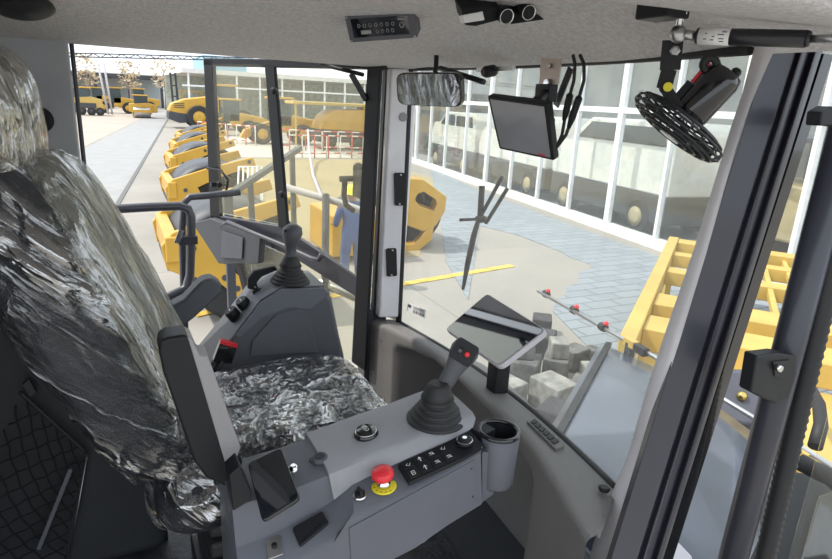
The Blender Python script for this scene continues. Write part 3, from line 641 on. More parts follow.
# ---- yellow slotted frame
fr = thing('slotted_frame', (7, 5, 0), 'large yellow slotted steel frame lying beyond the bonnet', 'frame')
O = at(618, 342, Z=1.0)
def q(a, b, z=0): return O + u37 * a + w37 * b + V(0, 0, z)
UL = 5.6
def plate(a0, b0, a1, b1, z0_, z1_, nm, mm=m_cyel2): 
    M().prism([q(a0, b0, z0_), q(a1, b0, z0_), q(a1, b1, z0_), q(a0, b1, z0_)], (0, 0, z1_ - z0_)).build(nm, mm, fr, bevel=.015)
plate(0, 0, UL, .16, -.25, .06, 'side_beam')
plate(0, .16, .55, 2.8, -.32, -.28, 'deck_plate')
plate(-.9, 1.2, 0, 2.8, -.5, -.28, 'deck_plate')
plate(.55, .16, 1.05, 2.8, -.25, .0, 'cross_beam')
plate(1.05, .16, 1.5, 2.8, -.34, -.30, 'deck_plate')
plate(1.5, .16, 2.0, 2.8, -.25, .0, 'cross_beam')
plate(3.2, .16, 3.5, 2.8, -.2, .0, 'cross_beam')
plate(4.4, .16, 4.65, 2.8, -.2, .0, 'cross_beam')
plate(UL - .35, .16, UL, 2.8, -.2, .04, 'cross_beam')
for b in (.5, .8, 1.1, 1.45, 1.75, 2.05, 2.35): plate(2.0, b - .035, UL - .35, b + .035, -.12, -.02, 'slat')
plate(2.0, 2.65, UL, 2.8, -.25, .06, 'side_beam')
for a, b in ((.3, .08), (5.4, .08), (5.4, 2.7), (.9, 2.6)): M().bar(q(a, b, -.26), V(q(a, b).x, q(a, b).y, 0), .14, .14).build('leg', m_cyel2, fr)
# coupling and hoses on the frame
hc = at(741, 398, Z=1.15)
o = thing('hydraulic_coupling', hc, 'dark round coupling with a brass centre on the yellow frame by the latch', 'coupling')
M().lathe([(.20, -.3), (.22, -.28), (.22, 0), (.18, .03)], hc, -ray(741, 398).normalized() + V(.2, 0, .3), 26).build('housing', m_tube, o)
ax = (-ray(741, 398).normalized() + V(.2, 0, .3)).normalized()
M().lathe([(.035, .03), (.035, .06), (.015, .08)], hc, ax, 18).build('core', mat('brass', (.6, .45, .15), .3, metal=1), o)
M().bar(hc - ax * .15, V(hc.x - ax.x * .15, hc.y - ax.y * .15, .66), .08, .08).build('bracket', m_mgrey, o)
o = M().tube([at(808, 385, Z=1.1), at(819, 405, Z=1.15), at(821, 425, Z=1.15), at(815, 447, Z=1.05)], .045, 10).build('hose', m_rubber); tag(o, 'black ribbed hose curving over the yellow frame at the far right', 'hose')
o = M().tube([at(722, 398, Z=.95), at(745, 415, Z=1.0), at(765, 428, Z=.9)], .06, 10).build('hose', m_rubber); tag(o, 'short thick black hose under the round coupling', 'hose')
# spray bar
o = thing('spray_bar', at(600, 322, Z=1.6), 'thin pale pipe with red-tipped nozzle clamps crossing above the blocks', 'pipe')
a = at(538, 291, Z=1.6); b = at(838, 470, Z=1.6)
M().tube([a, at(655, 357, Z=1.6), b], .014, 10).build('pipe', m_steel, o)
for x, y in ((546, 294), (574, 310), (603, 327)):
    c = at(x, y, Z=1.6); cl = M().lathe([(.028, -.03), (.032, -.02), (.032, .02), (.028, .03)], c, (b - a), 14).build('clamp', m_rubber, o)
    M().lathe([(.012, .02), (.018, .026), (.018, .046), (.009, .055)], c, (.1, -.5, .8), 12).build('red_tap', m_red, cl)
for x, y in ((631, 343), (641, 350)):
    c = at(x, y, Z=1.6); M().bar(c - (b - a).normalized() * .05, c + (b - a).normalized() * .05, .05, .05).build('bracket', m_cyel2 if x == 631 else m_rubber, o)
c = at(631, 343, Z=1.6); M().bar(c, c - V(0, 0, .6), .05, .05).build('bracket', m_mgrey, o)
c = at(805, 450, Z=1.6); M().bar(c, c - V(0, 0, .6), .07, .07).build('bracket', m_cyel2, o)

# ================================================================= CAB
XF = 1.12
# floor
o = M().bb((-.75, .88, 1.42), (1.32, 2.32, 1.5)).build('floor', m_mgrey); tag(o, kind='structure')
o = M().prism([V(-.2, .98, 1.5), V(.86, .98, 1.5), V(1.0, 1.2, 1.5), V(1.05, 2.2, 1.5), V(-.2, 2.2, 1.5)], (0, 0, .012)).build('floor_mat', m_mat); tag(o, 'worn dark rubber mat on the cab floor', 'mat')
# chassis under the cab
o = thing('machine_chassis', (.2, 1.6, 0), 'dark chassis of the machine under the cab', 'chassis')
M().bb((-1.6, 1.0, .7), (1.1, 2.2, 1.4)).build('chassis_box', m_mgrey, o, bevel=.04)
for x in (-.9,):
    for y, s in ((.75, -1), (2.45, 1)): M().lathe([(.62, 0), (.68, .06), (.68, .4), (.62, .46)], (x, y - s * .3, .68), (0, s, 0), 28).build('wheel', m_tyre, o)

# headliner
def loop(x0, x1, y0, y1, r, z): 
    return [V(p.x, p.y, z) for p in rrect(((x0 + x1) / 2, (y0 + y1) / 2, 0), (x1 - x0) / 2, (y1 - y0) / 2, r, (1, 0, 0), (0, 1, 0), 8)]
def LP(i, z, r=.12): return loop(-.78 + i, 1.17 - i * .35, .45 + i * .68, 2.40 - i, r, z)
rows = [LP(0, 3.30), LP(0, 3.235), LP(.008, 3.226), LP(.05, 3.222), LP(.10, 3.224), LP(.2, 3.234), LP(.35, 3.25), LP(.5, 3.268), LP(.62, 3.285), LP(.75, 3.305), LP(.85, 3.315), LP(.9, 3.318)]
k = M(); k.grid(rows, True, True); nL = len(rows[0]); b0 = len(k.v) - nL
k.f.append(tuple(range(b0, b0 + nL))); k.sm.append(False)
k.build('ceiling', m_head, loc=(0, 0, 0)); tag(bpy.data.objects['ceiling'], kind='structure')
k = M(); k.prism(loop(-.85, 1.24, .41, 2.46, .12, 3.385), (0, 0, .09)); o = k.build('roof_panel', m_pillar, bevel=.02); tag(o, kind='structure')
k = M(); k.frame(loop(-.82, 1.21, .425, 2.43, .12, 3.24), loop(-.79, 1.18, .455, 2.40, .12, 3.24), (0, 0, .15)); o = k.build('roof_edge', m_pillar); tag(o, kind='structure')

# rear left panel
o = M().bb((-.80, 2.30, 1.5), (-.092, 2.35, 3.24)).build('wall_left', m_wallg, bevel=.008); tag(o, kind='structure')
o = M().bb((-.090, 2.335, 1.5), (-.076, 2.352, 3.24)).build('trim_1', m_pillar, bevel=.008); tag(o, kind='structure')
o = M().bb((-.80, .92, 1.5), (-.76, 2.30, 3.24)).build('wall_rear', m_black); tag(o, kind='structure')
o = M().lathe([(.0, 0), (.035, .0), (.04, .012), (.03, .02)], (-.192, 2.30, 2.985), (0, -1, 0)).build('coat_hook', m_black); tag(o, 'round black stop on the grey rear side panel beside the headrest', 'stop')

# front left pillar
def prism_pts(ptsB, ptsT, name, m, parent=None, bevel=0, **kw):
    n = len(ptsB); k = M(); k.add(list(ptsB) + list(ptsT), [tuple(range(n))[::-1], tuple(range(n, 2 * n))] + [(i, (i + 1) % n, n + (i + 1) % n, n + i) for i in range(n)]); return k.build(name, m, parent, bevel=bevel, **kw)
fl = thing('front_pillar', (1.0, 2.3, 1.5), 'light grey left front pillar between open door and windshield', 'pillar')
zt = 3.24
a1, a2 = at(391, 68, Y=2.30), at(419, 68, Y=2.30); b1, b2 = at(379, 318, Y=2.30), at(401, 318, Y=2.30)
a1, a2, b1, b2 = [V(p.x, 2.30, p.z) for p in (a1, a2, b1, b2)]
prism_pts([b1, b2, b2 + V(.02, .10, 0), b1 + V(0, .10, 0)], [a1, a2, a2 + V(.02, .10, 0), a1 + V(0, .10, 0)], 'pillar_trim', m_trimb, fl, bevel=.01)
a3, b3 = at(386, 68, Y=2.34), at(370, 372, Y=2.34); a4, b4 = at(391, 68, Y=2.34), at(375, 372, Y=2.34)
prism_pts([b3, b4, b4 + V(0, .03, 0), b3 + V(0, .03, 0)], [a3, a4, a4 + V(0, .03, 0), a3 + V(0, .03, 0)], 'door_seal', m_rubber, fl)
bx = M(); bx.bb((.96, 2.34, 1.5), (1.06, 2.42, 2.2)); bx.build('pillar_foot', m_pillar, fl)
for (x, y, h) in ((399, 189, 34), (391, 262, 31)):
    p = at(x, y, Y=2.30); c = V(p.x, 2.297, p.z)
    v = M(); v.prism(rrect(c, .024, h / 600 * 2.45 / 2, .008, (1, 0, .0), (-.07, 0, 1)), (0, -.006, 0)); vv = v.build('vent_slot', m_black, fl)
    for s in (-1, 1): M().lathe([(.004, 0), (.004, .009)], c + V(0, -.003, s * h / 600 * 2.45 * .44), (0, -1, 0), 8).build('screw', m_steel, vv)
v = M(); p = at(403, 117, Y=2.30); v.lathe([(.018, 0), (.018, .003), (.015, .003)], V(p.x, 2.299, p.z), (0, -1, 0)); v.build('cap', m_lgrey, fl)

# windshield
def wx(y, z): 
    f = (y - .82) / (2.30 - .82); return XF + .075 * math.sin(math.pi * min(max(f, 0), 1)) - .0 * z
def ylo(z):   # right edge
    t_ = [at(x, y, X=1.12) for x, y in ((560, 660), (612, 488), (631, 450), (647, 390), (665, 335), (694, 250), (731, 130), (753, 57), (765, 20))]
    for a, b in zip(t_, t_[1:]):
        if z <= b.z: return a.y + (b.y - a.y) * max(0, (z - a.z)) / (b.z - a.z)
    return t_[-1].y
rows = []
for i in range(15):
    z = 2.13 + (3.235 - 2.13) * i / 14
    rows.append([V(wx(ylo(z) + (2.31 - ylo(z)) * j / 20, z), ylo(z) + (2.31 - ylo(z)) * j / 20, z) for j in range(21)])
o = M().grid(rows).build('window_1', g_wind, loc=(0, 0, 0)); tag(o, kind='structure')
ws = o
o = M().tube([p - V(.008, 0, 0) for p in rows[0]], .014, 8).build('trim_2', m_rubber); tag(o, kind='structure')
o = M().tube([p + V(-.012, 0, -.006) for p in rows[-1]], .013, 8).build('trim_3', m_rubber); tag(o, kind='structure')
o = M().tube([r[-1] + V(-.01, -.0, 0) for r in rows], .014, 8).build('trim_4', m_rubber); tag(o, kind='structure')
# sticker on the glass
o = thing('glass_sticker', at(417, 311, X=XF + .005), 'small white sticker with a barcode, low on the windshield by the left pillar', 'sticker')
def ws_pt(x, y): 
    p = at(x, y, X=XF + .02); return p
p = [at(x, y, X=1.115) for x, y in ((408, 303), (426, 310), (425, 318), (407, 311))]
k = M().prism(p, (-.001, 0, 0)); k.build('paper', m_white, o)
def lerp4(p, a, b): return p[0].lerp(p[1], a).lerp(p[3].lerp(p[2], a), b)
k = M()
for a in (.35, .42, .5, .55, .62, .7, .76, .84, .9): k.prism([lerp4(p, a, .55) + V(-.0012, 0, 0), lerp4(p, a + .035, .55) + V(-.0012, 0, 0), lerp4(p, a + .035, .92) + V(-.0012, 0, 0), lerp4(p, a, .92) + V(-.0012, 0, 0)], (-.0006, 0, 0))
for b in (.12, .25, .38): k.prism([lerp4(p, .35, b) + V(-.0012, 0, 0), lerp4(p, .95, b) + V(-.0012, 0, 0), lerp4(p, .95, b + .05) + V(-.0012, 0, 0), lerp4(p, .35, b + .05) + V(-.0012, 0, 0)], (-.0006, 0, 0))
k.prism([lerp4(p, .05, .1) + V(-.0012, 0, 0), lerp4(p, .22, .1) + V(-.0012, 0, 0), lerp4(p, .22, .45) + V(-.0012, 0, 0), lerp4(p, .05, .45) + V(-.0012, 0, 0)], (-.0006, 0, 0))
k.build('print', m_vdark, o)

# right front pillar with inner trim, and the open right door
rp = thing('front_pillar', (1.2, .82, 1.3), 'wide dark grooved right front pillar with pale inner trim', 'pillar')
def edge(ptt, ptb, Y): return at(*ptt, Y=Y), at(*ptb, Y=Y)
cols = [  # (top px, bottom px, Y)
    ((760, 30), (606, 559), .84), ((776, 30), (612, 559), .83)]
tY = .82
def pc(xt, xb, Y): return at(xt, 20, Y=Y), at(xb, 575, Y=Y)
# pale trim following the glass edge
Lp = [(753, 40), (752, 60), (742, 95), (730, 130), (712, 190), (694, 250), (665, 335), (647, 390), (628, 457), (611, 500), (592, 552), (580, 600)]
Rp = [(800, 12), (780, 30), (756, 90), (741, 130), (724, 190), (707, 250), (681, 335), (663, 390), (642, 457), (627, 500), (611, 552), (602, 600)]
rows = []
for (lx, ly), (rx, ry) in zip(Lp, Rp):
    a = at(lx, ly, X=1.10); b = at(rx, ry, X=1.085); a.z = b.z = min((a.z + b.z) / 2, 3.24); rows.append([a + V(.012, .006, 0), a, a.lerp(b, .5) + V(-.001, -.002, 0), b, b + V(.004, .004, 0)])
k = M().grid(rows); k.build('pillar_trim', m_trimb, rp)
prof = [(777, 606, .84), (805, 632, .822), (806, 633, .834), (810, 637, .834), (811, 638, .820), (818, 645, .820), (819, 646, .832), (824, 651, .832), (825, 652, .815), (831, 657, .815), (833, 659, .85)]
T = []; Bt = []
for xt, xb, Y in prof:
    t_, b_ = pc(xt, xb, Y); d_ = (b_ - t_); 
    t_ = t_ + d_ * ((3.26 - t_.z) / d_.z); b_ = t_ + d_ * ((1.5 - t_.z) / d_.z); T.append(t_); Bt.append(b_)
T += [T[-1] + V(0, .05, 0), T[0] + V(.03, .035, 0)]; Bt += [Bt[-1] + V(0, .05, 0), Bt[0] + V(.03, .035, 0)]
prism_pts(Bt, T, 'pillar_post', m_pillar, rp, bevel=.003)
# glossy hinge side strip
k = M(); a = at(832, 20, Y=.83); b = at(658, 575, Y=.83); c = at(842, 20, Y=.83); dd = at(668, 575, Y=.83)
for P_ in (a, b, c, dd): P_.z = min(P_.z, 3.24)
k.prism([a, c, dd, b], (0, .012, 0)); k.build('jamb_strip', m_gloss, rp)

rd_ = thing('door_2', (1.25, .7, 1.3), None, None); tag(rd_, kind='structure')
def vtube(xt, yt, xb, yb, Y, r, nm, mm, ribbed=False):
    a = at(xt, yt, Y=Y); b = at(xb, yb, Y=Y); a2 = a + (a - b) * .12; b2 = b + (b - a) * .25
    if ribbed:
        N = 150; pts_ = [a2.lerp(b2, i / N) for i in range(N + 1)]; return M().tube(pts_, [r * (1 if i % 2 else .88) for i in range(N + 1)], 12).build(nm, mm, rd_)
    return M().tube([a2, b2], r, 20).build(nm, mm, rd_)
vtube(854, 100, 733, 559, .74, .033, 'stile', m_pillar)
vtube(870, 100, 765, 559, .715, .024, 'door_seal', m_rubber, True)
# latch block
lp = at(772, 378, Y=.71)
lt = M(); lt.prism([at(x, y, Y=.70) for x, y in ((751, 392), (757, 356), (779, 353), (797, 356), (797, 374), (789, 398), (777, 404), (766, 400))], (0, .03, 0)); lt = lt.build('latch', m_black, rd_, bevel=.004)
M().prism([at(x, y, Y=.697) for x, y in ((773, 362), (790, 360), (790, 374), (784, 380), (775, 376))], (0, .006, 0)).build('latch_slot', m_black, lt)
M().lathe([(.007, 0), (.007, .012)], at(776, 367, Y=.694), (0, -1, 0), 12).build('latch_bolt', m_chrome, lt)
gp = M(); gp.prism([V(1.36, .64, 1.6), V(1.46, .30, 1.6), V(1.46, .30, 3.2), V(1.36, .64, 3.2)], (.006, .002, 0)); gp.build('door_glass', glass('clear door glass', (.97, .98, .97), .03, .01), rd_)
k = M(); k.prism([at(x, y, Y=.72) for x, y in ((822, 112), (832, 106), (845, 110), (845, 128), (832, 126), (820, 126))], (0, .03, 0)); k.build('hinge', m_black, rd_, bevel=.004)
# grab rail / fender pieces at the lower right outside
o = M().tube([at(800, 462, Y=1.0), at(815, 470, Y=.95), at(832, 478, Y=.9), at(850, 496, Y=.85)], .030, 14).build('grab_bar', m_rubber); tag(o, 'thick black curved bar low at the right edge outside the door seal', 'bar')
o = thing('front_fender', (1.55, 1.1, 1.2), 'dark glossy fender plates below the black curved bar at lower right', 'fender')
k = M(); k.prism([at(x, y, Z=1.75) for x, y in ((790, 470), (845, 480), (860, 580), (740, 580))], (0, 0, -.03)); k.build('fender_plate', m_black, o, bevel=.01)
k = M(); k.prism([at(x, y, Z=1.80) for x, y in ((818, 495), (845, 485), (850, 580), (800, 559))], (0, 0, -.03)); k.build('fender_flap', m_gloss, o, bevel=.01)
k = M(); k.prism([at(x, y, Z=1.62) for x, y in ((672, 534), (693, 556), (690, 600), (640, 600))], (0, 0, -.04)); k.build('step', m_trim, o, bevel=.01)
k = M(); c = at(740, 560, Z=.9); k.bb((c.x - .1, c.y - .1, .6), (c.x + .3, c.y + .2, 1.4)); k.build('bracket', m_mgrey, o)

# dashboard
def crease(y):
    tb = [(.70, .86), (.80, .90), (.95, .95), (1.05, .985), (1.2, 1.03), (1.4, 1.055), (1.6, 1.065), (1.9, 1.085), (2.1, 1.06), (2.25, 1.02), (2.33, .985)]
    for (a, b), (c, d_) in zip(tb, tb[1:]):
        if y <= c: return b + (d_ - b) * max(0, (y - a) / (c - a))
    return tb[-1][1]
db = thing('dashboard', (1.1, 1.6, 1.5), 'grey moulded dashboard curving along the bottom of the windshield', 'dashboard')
rows = []
NY = 90
ys = [.845 + (2.34 - .845) * i / NY for i in range(NY + 1)]
def sstep(a, b, x): 
    t = min(max((x - a) / (b - a), 0), 1); return t * t * (3 - 2 * t)
zs = [2.135 - (2.135 - 1.5) * i / 44 for i in range(45)]
rows.append([V(max(wx(y, 2.15) - .002, crease(y) + .03) if y > .975 else (crease(.845) + .04) + (wx(.975, 2.15) - crease(.845) - .042) * (y - .845) / .13, y, 2.135) for y in ys])
rows.append([V(crease(y) + .03, y, 2.150) for y in ys])
rows.append([V(crease(y) + .008, y, 2.146) for y in ys])
for z in zs:
    r_ = []
    for y in ys:
        bul = -.03 * sstep(2.12, 1.9, z)
        nm = sstep(1.18, 1.26, y) * (1 - sstep(2.13, 2.19, y)) * (1 - sstep(2.03, 2.075, z - .05 * math.sin(max(0, (y - 1.2)) * 3)))
        r_.append(V(crease(y) + bul * 0 + .22 * nm , y, z))
    rows.append(r_)
k = M().grid(rows); k.build('dash_panel', m_dash, db)
vn = M(); pv = [at(x, y, Z=2.155) for x, y in ((527, 421), (534, 417), (565, 445), (556, 449))]; vn.prism(pv, (0, 0, -.02)); vv = vn.build('air_vent', m_dash, db, bevel=.002)
for i in range(6):
    f0 = .08 + i * .14; k = M(); k.prism([lerp4([pv[0], pv[3], pv[2], pv[1]], f0, .2) + V(0, 0, .001), lerp4([pv[0], pv[3], pv[2], pv[1]], f0 + .10, .2) + V(0, 0, .001), lerp4([pv[0], pv[3], pv[2], pv[1]], f0 + .10, .8) + V(0, 0, .001), lerp4([pv[0], pv[3], pv[2], pv[1]], f0, .8) + V(0, 0, .001)], (0, 0, .003)); k.build('louvre', m_black, vv)
p = at(604, 490, Z=2.15); k = M(); k.lathe([(.014, 0), (.016, .006), (.010, .010)], p, (0, 0, 1), 14); k.build('nozzle', m_black, db)
for x, y in ((375, 332), (372, 374)): M().lathe([(.004, 0), (.004, .004)], at(x, y, X=.985), (-1, 0, 0), 8).build('screw', m_black, db)

# ---- tablet monitor on the dash
tb = thing('tablet_monitor', at(497, 385, Z=2.15), 'tilted tablet display with silver rim on a black post on the dashboard', 'display')
cs = [V(1.10, 1.60, 0)] 
A_, B_, C_, D_ = at(487, 293, X=1.055), at(547, 329, X=1.075), at(498, 367, X=1.0), at(445, 329, X=1.0)
A_, B_, C_, D_ = at(487, 294, Y=1.66), at(546, 330, Y=1.36), at(499, 366, Y=1.335), at(446, 329, Y=1.62)
A_, B_, C_, D_ = plane4(((487, 293), (547, 330), (499, 367), (445, 329)), 1.75, (-.568, .152, .809))
e1 = (B_ - A_); e2 = (D_ - A_); nrm = e1.cross(e2).normalized()
if nrm.dot(V(0, 0, CH) - A_) < 0: nrm = -nrm
cen = (A_ + C_) / 2; ux = e1.normalized(); uy = (e2 - ux * e2.dot(ux)).normalized()
def quadround(P4, r, n=4, shr=0):
    out = []
    for i in range(4):
        p = P4[i]; a = (P4[i - 1] - p).normalized(); b = (P4[(i + 1) % 4] - p).normalized()
        for j in range(n + 1):
            t = j / n; out.append((p + a * r) * (1 - t) ** 2 + p * 2 * t * (1 - t) + (p + b * r) * t ** 2)
    return out
def shrink(P4, f): 
    c = sum(P4, V(0, 0, 0)) / 4; return [c + (p - c) * f for p in P4]
P4 = [A_, B_, C_, D_]
k = M(); k.prism(quadround(P4, .02), -nrm * .016); k.build('casing', m_trim, tb, bevel=.003)
k = M(); k.prism([p + nrm * .001 for p in quadround(shrink(P4, .965), .016)], -nrm * .004); k.build('screen', m_screen, tb)
pb = at(497, 388, Z=2.15)
k = M(); k.prism(rrect(pb - V(0, 0, .01), .03, .028, .006, (1, 0, 0), (0, 1, 0)), (0, 0, .11)); k.build('post', m_black, tb, bevel=.003)
k = M(); k.bar(pb + V(0, 0, .10), cen - nrm * .02, .03, .04); k.build('bracket', m_black, tb)

# ---- seat
def soft(name, c8, m, parent, n=3.2, amp=.01, fs=7, nu=34, nv=26, sub=None, seed=0, off=0, ridg=0, stretch=(1, 1, 1)):
    """superellipsoid mapped into a hexahedron c8: (x-,y-,z-),(x+,y-,z-),(x+,y+,z-),(x-,y+,z-), same at z+"""
    c8 = [Vector(p) for p in c8]
    def mp(x, y, z):
        a, b, c = (x + 1) / 2, (y + 1) / 2, (z + 1) / 2
        lo = c8[0].lerp(c8[1], a).lerp(c8[3].lerp(c8[2], a), b); hi = c8[4].lerp(c8[5], a).lerp(c8[7].lerp(c8[6], a), b); return lo.lerp(hi, c)
    rows = []; e = 2 / n; cen_ = mp(0, 0, 0)
    sp = lambda v, e: math.copysign(abs(v) ** e, v)
    for i in range(nv + 1):
        ph = -math.pi / 2 + math.pi * i / nv; r_ = []
        for j in range(nu):
            th = 2 * math.pi * j / nu
            p = mp(sp(math.cos(ph), e) * sp(math.cos(th), e), sp(math.cos(ph), e) * sp(math.sin(th), e), sp(math.sin(ph), e))
            dr = (p - cen_).normalized(); qn = V(p.x * stretch[0], p.y * stretch[1], p.z * stretch[2]) * fs + V(seed, seed * 2, 0)
            dsp = noise.noise(qn) * amp
            if ridg: dsp += (1 - abs(noise.noise(qn * 2.2 + V(5, 5, 5))) * 2.5) * ridg
            r_.append(p + dr * (dsp + off))
        rows.append(r_)
    k = M(); k.grid(rows, True, True); return k.build(name, m, parent)
def hexa(x0, x1, y0, y1, z0_, z1_, dx=0, ty=0, tx=0):
    # dx: shift of top in x ; ty, tx: taper
    return [V(x0, y0, z0_), V(x1, y0, z0_), V(x1, y1, z0_), V(x0, y1, z0_), V(x0 + dx + tx, y0 + ty, z1_), V(x1 + dx - tx, y0 + ty, z1_), V(x1 + dx - tx, y1 - ty, z1_), V(x0 + dx + tx, y1 - ty, z1_)]
seat = thing('operator_seat', (.3, 1.7, 1.5), 'dark operator seat wrapped in crinkled clear plastic film', 'seat')
cu = hexa(.17, .71, 1.44, 1.955, 2.02, 2.215)
soft('cushion', cu, m_fabric, seat, 4.5, .006, 6)
HI = 110
soft('cushion_film', cu, film_c, seat, 4.5, .012, 9, nu=140, nv=110, off=.012, ridg=.010, seed=3, stretch=(.6, 1.3, 1))
bk = [V(-.03, 1.43, 2.08), V(.17, 1.43, 2.08), V(.20, 1.96, 2.08), V(-.03, 1.96, 2.08), V(-.42, 1.52, 2.95), V(-.16, 1.52, 2.95), V(-.10, 1.88, 2.95), V(-.36, 1.88, 2.95)]
soft('backrest', bk, m_fabric, seat, 4, .008, 5)
soft('backrest_film', bk, film_m, seat, 4, .02, 6, nu=150, nv=130, off=.016, ridg=.012, seed=8, stretch=(1.6, 1, .7))
# grey front bolster panel of the backrest
fb_ = [V(.12, 1.50, 2.12), V(.21, 1.50, 2.12), V(.27, 1.93, 2.12), V(.13, 1.93, 2.12), V(-.21, 1.56, 2.93), V(-.11, 1.56, 2.93), V(-.03, 1.86, 2.93), V(-.2, 1.86, 2.93)]
soft('front_panel', fb_, m_fabric2, seat, 3.5, .01, 5)
soft('front_film', fb_, film_p, seat, 3.5, .016, 7, nu=120, nv=120, off=.012, ridg=.008, seed=12, stretch=(1, 1.6, .5))
hr = [V(-.36, 1.55, 2.89), V(-.17, 1.55, 2.89), V(-.11, 1.83, 2.89), V(-.34, 1.83, 2.89), V(-.38, 1.55, 3.15), V(-.22, 1.55, 3.15), V(-.14, 1.83, 3.17), V(-.36, 1.83, 3.17)]
h_ = soft('headrest', hr, m_fabric, seat, 3, .006, 5)
soft('headrest_film', hr, film_h, seat, 3, .012, 6, nu=100, nv=70, off=.012, ridg=.008, seed=20, stretch=(1.6, 1.6, .7))
k = M(); 
for s in (1.63, 1.76): k.tube([V(-.28, s, 2.85), V(-.28, s, 3.0)], .008, 8)
k.build('headrest_post', m_chrome, seat)
sb = hexa(.015, .30, 1.38, 1.70, 1.97, 2.14, .0, .03, .03)
soft('lower_bolster', sb, m_fabric, seat, 2.6, .01, 6); soft('bolster_film', sb, film_m, seat, 2.6, .014, 8, nu=100, nv=80, off=.010, ridg=.008, seed=31)
k = M(); k.bb((.14, 1.48, 1.512), (.6, 1.92, 1.60)); k.build('base_rail', m_black, seat, bevel=.01)
for i in range(6): 
    k = M(); k.bb((.16, 1.5, 1.60 + i * .07), (.5, 1.9, 1.655 + i * .07)); k.build('bellows', m_rubber, seat, bevel=.015)
# far armrest
k = M(); poly = [(150, 318), (184, 300), (202, 281), (212, 278), (222, 284), (223, 293), (195, 318), (160, 345)]
k.prism([at(x, y, Y=2.02) for x, y in poly], (0, .075, 0)); fa_ = k.build('armrest', m_dgrey, seat, bevel=.012, seg=3)
# seat belt buckle
bk_ = thing('seat_belt_buckle', at(225, 352, Y=1.99), 'black seat belt buckle with red button, in crinkled plastic beside the cushion', 'buckle')
p = [at(x, y, Y=1.99) for x, y in ((221, 341), (238, 346), (232, 364), (213, 362))]
k = M(); k.prism(p, (0, .03, 0)); k.build('buckle_body', m_gloss, bk_, bevel=.004)
p = [at(x, y, Y=1.985) for x, y in ((221, 340.5), (238, 345), (237, 348.5), (220, 344))]
k = M(); k.prism(p, (0, .025, 0)); k.build('release_button', m_red, bk_, bevel=.001)
k = M(); k.tube([at(222, 360, Y=2.0), at(212, 378, Y=2.0), at(206, 392, Y=1.99)], .012, 8); k.build('strap', m_black, bk_)

# ---- rear side panel with net pocket
sp_ = thing('side_panel', (-.25, 2.0, 1.5), 'matt black moulded panel beside the seat base', 'panel')
k = M(); rows = []
X0, X1 = -.75, .06
def py_(x, z): return 1.47 + .03 * sstep(-.2, -.1, x) - .05 * sstep(2.75, 2.2, z) * 0
outl = lambda z: .06 - .42 * max(0, (z - 1.98)) ** 1.0
for i in range(31):
    z = 1.5 + (2.50 - 1.5) * i / 30; x1 = .075
    x1 = min(x1, .07)
    rows.append([V(X0 + (x1 - X0) * j / 24, 2.005 + .02 * sstep(.0, .05, (X0 + (x1 - X0) * j / 24) - x1 + .05) + (.01 if (X0 + (x1 - X0) * j / 24) < -.155 + (2.1 - z) * -.12 else 0), z) for j in range(25)])
k.grid(rows); k.build('panel_shell', m_matt, sp_, solid=.012)
npk = thing('net_pocket', (-.3, 1.97, 1.55), 'black diamond mesh net pocket stretched over the side panel', 'net')
def npt(a, b):
    lft = at(-60, 562, Y=1.975).lerp(at(20, 392, Y=1.975), b); rgt = at(66, 558, Y=1.97).lerp(at(87, 453, Y=1.97), b); p = lft.lerp(rgt, a)
    p.y -= .012 * math.sin(math.pi * a) * math.sin(math.pi * min(1, b)); return p
k = M(); NG = 5
for i in range(-2 * NG, 2 * NG + 1):
    for sg in (1, -1):
        pp = []
        for j in range(29):
            b = j / 28; a = (i / NG + sg * b * 1.5) if sg > 0 else (i / NG + 1 - b * 1.5)
            a += .012 * math.sin(j * 1.9 + i)
            if 0 <= a <= 1: pp.append(npt(a, b))
        if len(pp) > 2: k.tube(pp, .003, 5)
k.build('mesh', m_net, npk)
k = M(); k.tube([npt(j / 14, 1) for j in range(15)], .006, 6); k.tube([npt(1, j / 14) for j in range(15)], .004, 6); k.build('hem', m_rubber, npk)
k = M(); k.bar(npt(.74, .1), npt(.84, .8), .02, .012); k.build('rod', m_grey, npk)
o = M(); o.tube([at(66, 575, Y=1.965), at(87, 457, Y=1.965)], .0016, 5); o = o.build('piping', m_steel, npk)
k = M(); k.prism([at(x, y, Y=1.955) for x, y in ((22, 385), (29, 379), (37, 393), (30, 398))], (0, .02, 0)); o = k.build('pull_strap', m_rubber, bevel=.003); tag(o, 'short dark pull strap above the net pocket', 'strap')

# ---- right console
YC = 1.17
cn = thing('control_console', (.5, 1.2, 1.5), 'grey right-hand armrest control console with joystick and switches', 'console')
